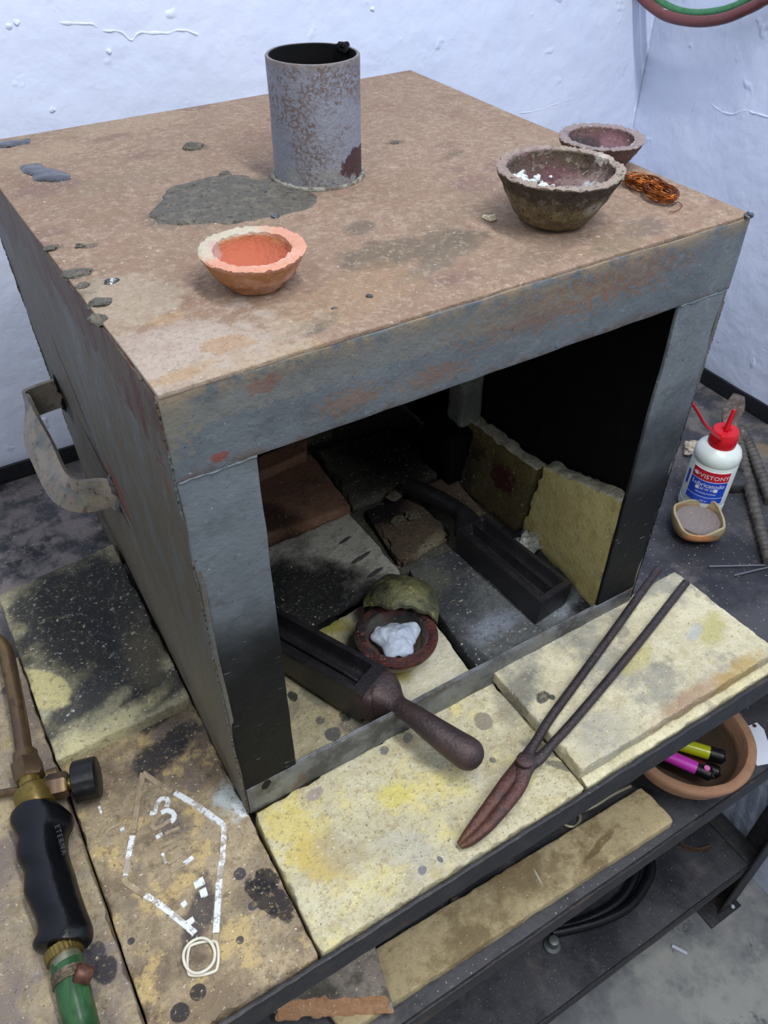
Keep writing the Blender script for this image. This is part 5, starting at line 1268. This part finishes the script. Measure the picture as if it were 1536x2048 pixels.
# ================================================================== LOWER SHELF & FLOOR
LZ = -.7985
P = [(1260, 1725), (1262, 1745), (1255, 1775), (1235, 1805), (1205, 1832), (1165, 1850), (1130, 1862), (1104, 1868)]
coil = thing('black_hose', 'black hose coil lying on the lower shelf with a metal end', 'hose', at(1180, 1840, z=LZ))
cc_ = at(1150, 1770, z=LZ+.012)
hose_pts = [at(u, v, z=LZ+.013) for u, v in [(1000, 1700), (1100, 1650), (1200, 1650), (1280, 1680), (1302, 1730), (1290, 1770), (1258, 1812), (1205, 1840), (1150, 1856), (1104, 1866)]]
link_mesh('hose', tube(smooth_path(hose_pts, 8), .0085, 14), M_BLK, coil)
hose2 = [at(u, v, z=LZ+.012) for u, v in [(990, 1760), (1080, 1690), (1180, 1670), (1250, 1690), (1272, 1730), (1258, 1775), (1220, 1815), (1140, 1850), (1040, 1858), (960, 1830)]]
link_mesh('hose', tube(smooth_path(hose2, 8), .0085, 14), M_BLK, coil)
p = at(1106, 1886, z=LZ+.012)
link_mesh('hose_end', lathe([(0, 0), (.013, 0), (.014, .004), (.009, .008), (.008, .024), (0, .026)], (p.x, p.y, LZ+.0003), 20), plain('grey_metal_end', '#7d8480', .4, .7), coil)
P = [at(u, v, z=LZ+.006) for u, v in [(1350, 1678), (1368, 1692), (1392, 1700), (1418, 1694), (1422, 1690)]]
bm = sweep(smooth_path(P, 6), lambda i, t: [(-.001, -.006), (.001, -.006), (.001, .006), (-.001, .006)])
tag(link_mesh('metal_scrap', bm, plain('rusty_scrap', '#5d4538', .7, .4, var='#7a5a44', bump=.001)), 'curved rusty strip of scrap metal on the lower shelf', 'metal scrap')
# plastic bag
m = Mat('plastic_bag', '#b9c3d6', .3, 0, .5); m.b.inputs['Transmission Weight'].default_value = .25; m.layer(m.ramp(m.noise(30, 5, .7), .5, .65), '#c6cfde', .7); m.bump(m.noise(60, 5, .7), .006); M_BAG = m.done()
bm = bmesh.new(); bmesh.ops.create_icosphere(bm, subdivisions=6, radius=1)
for v in bm.verts:
    d = v.co.copy(); a = atan2(d.y, d.x)
    k = 1+.10*sin(a*7+d.z*3)+.16*noise.fractal(d*2.4, .8, 2.2, 6)+.06*sin(a*17+d.z*7)+.25*abs(noise.noise(d*3.5))
    wz = (1-.35*(d.z+1)/2)
    v.co = Vector((.889+d.x*.026*k*wz, -.035+d.y*.085*k*wz, -.80+d.z*.19))
tag(link_mesh('plastic_bag', bm, M_BAG), 'crumpled pale plastic bag standing between the shelves and the right wall', 'plastic bag')
# pale offcuts on the floor
M_WH = plain('white_stick', '#c3cbd6', .6)
for k, (a, b) in enumerate([((1344, 1891), (1374, 1907)), ((1511, 1755), (1534, 1776))]):
    pa, pb = at(*a, z=FZ+.003), at(*b, z=FZ+.003)
    tag(link_mesh('plastic_strip', tube([pa, pb], .0035, 8), M_WH), ['small white strip lying alone on the open concrete floor', 'small white strip on the floor right of the bench foot'][k], 'strip', 'white strips on the floor')
p = at(1465, 1814, z=FZ+.006); tag(link_mesh('white_crumb', lump((p.x, p.y, FZ+.008), (.004, .004, .003), 2, 2, .3), M_WH), 'tiny white crumb on the bench foot plate', 'crumb')

# ================================================================== HOSES ON THE WALL
hx = .878
def wall_hose(px, r, mat, label, dx=0., name='hose_loop'):
    P = [at(u, v, x=hx+dx) for u, v in px]
    lo = P[0]; hi = P[-1]
    top = max(lo.z, hi.z)+.22; cy_ = (lo.y+hi.y)/2
    ext = [Vector((hx+dx, hi.y-.012, hi.z+.07)), Vector((hx+dx, hi.y+.0, hi.z+.15)), Vector((hx+dx, cy_, top)), Vector((hx+dx, lo.y-.005, lo.z+.15)), Vector((hx+dx, lo.y+.010, lo.z+.07))]
    P = smooth_path(P+ext, 10, closed=True)
    o = link_mesh(name, tube(P, r, 18, closed=True, up=(1, 0, 0)), mat); tag(o, label, 'hose', 'hose loops hung on the wall'); return o
m = Mat('red_hose', '#6d3a38', .45, 0, .5); m.layer(m.ramp(m.noise(45, 5, .6), .62, .66), '#c9c6c4', .9); m.layer(m.ramp(m.noise(60, 4, .6, off=4), .55, .68), '#5c302f', .7)
m.layer(m.ramp(m.noise(28, 5, .6, off=14), .66, .70), '#4a4a48', .8); M_RH = m.done()
M_GH = plain('green_wall_hose', '#3d7b50', .45, var='#33683f')
wall_hose([(1262, -40), (1278, -12), (1300, 10), (1330, 30), (1365, 40), (1405, 43), (1450, 36), (1490, 20), (1525, 2), (1560, -28)], .0066, M_RH, 'thick red-brown hose loop hanging on the white wall')
wall_hose([(1285, -40), (1300, -16), (1320, 4), (1345, 18), (1375, 26), (1408, 27), (1450, 20), (1490, 4), (1520, -16), (1545, -45)], .0052, M_GH, 'green hose loop hanging just inside the red-brown one', dx=.011)
hk = thing('wall_hook', 'steel hook on the white wall carrying the hose loops', 'hook', (WX, .47, .66))
link_mesh('hook_bar', tube(smooth_path([(WX, .478, .655), (.90, .478, .650), (.865, .478, .648), (.855, .478, .665)], 5), .004, 10), M_WELD, hk)
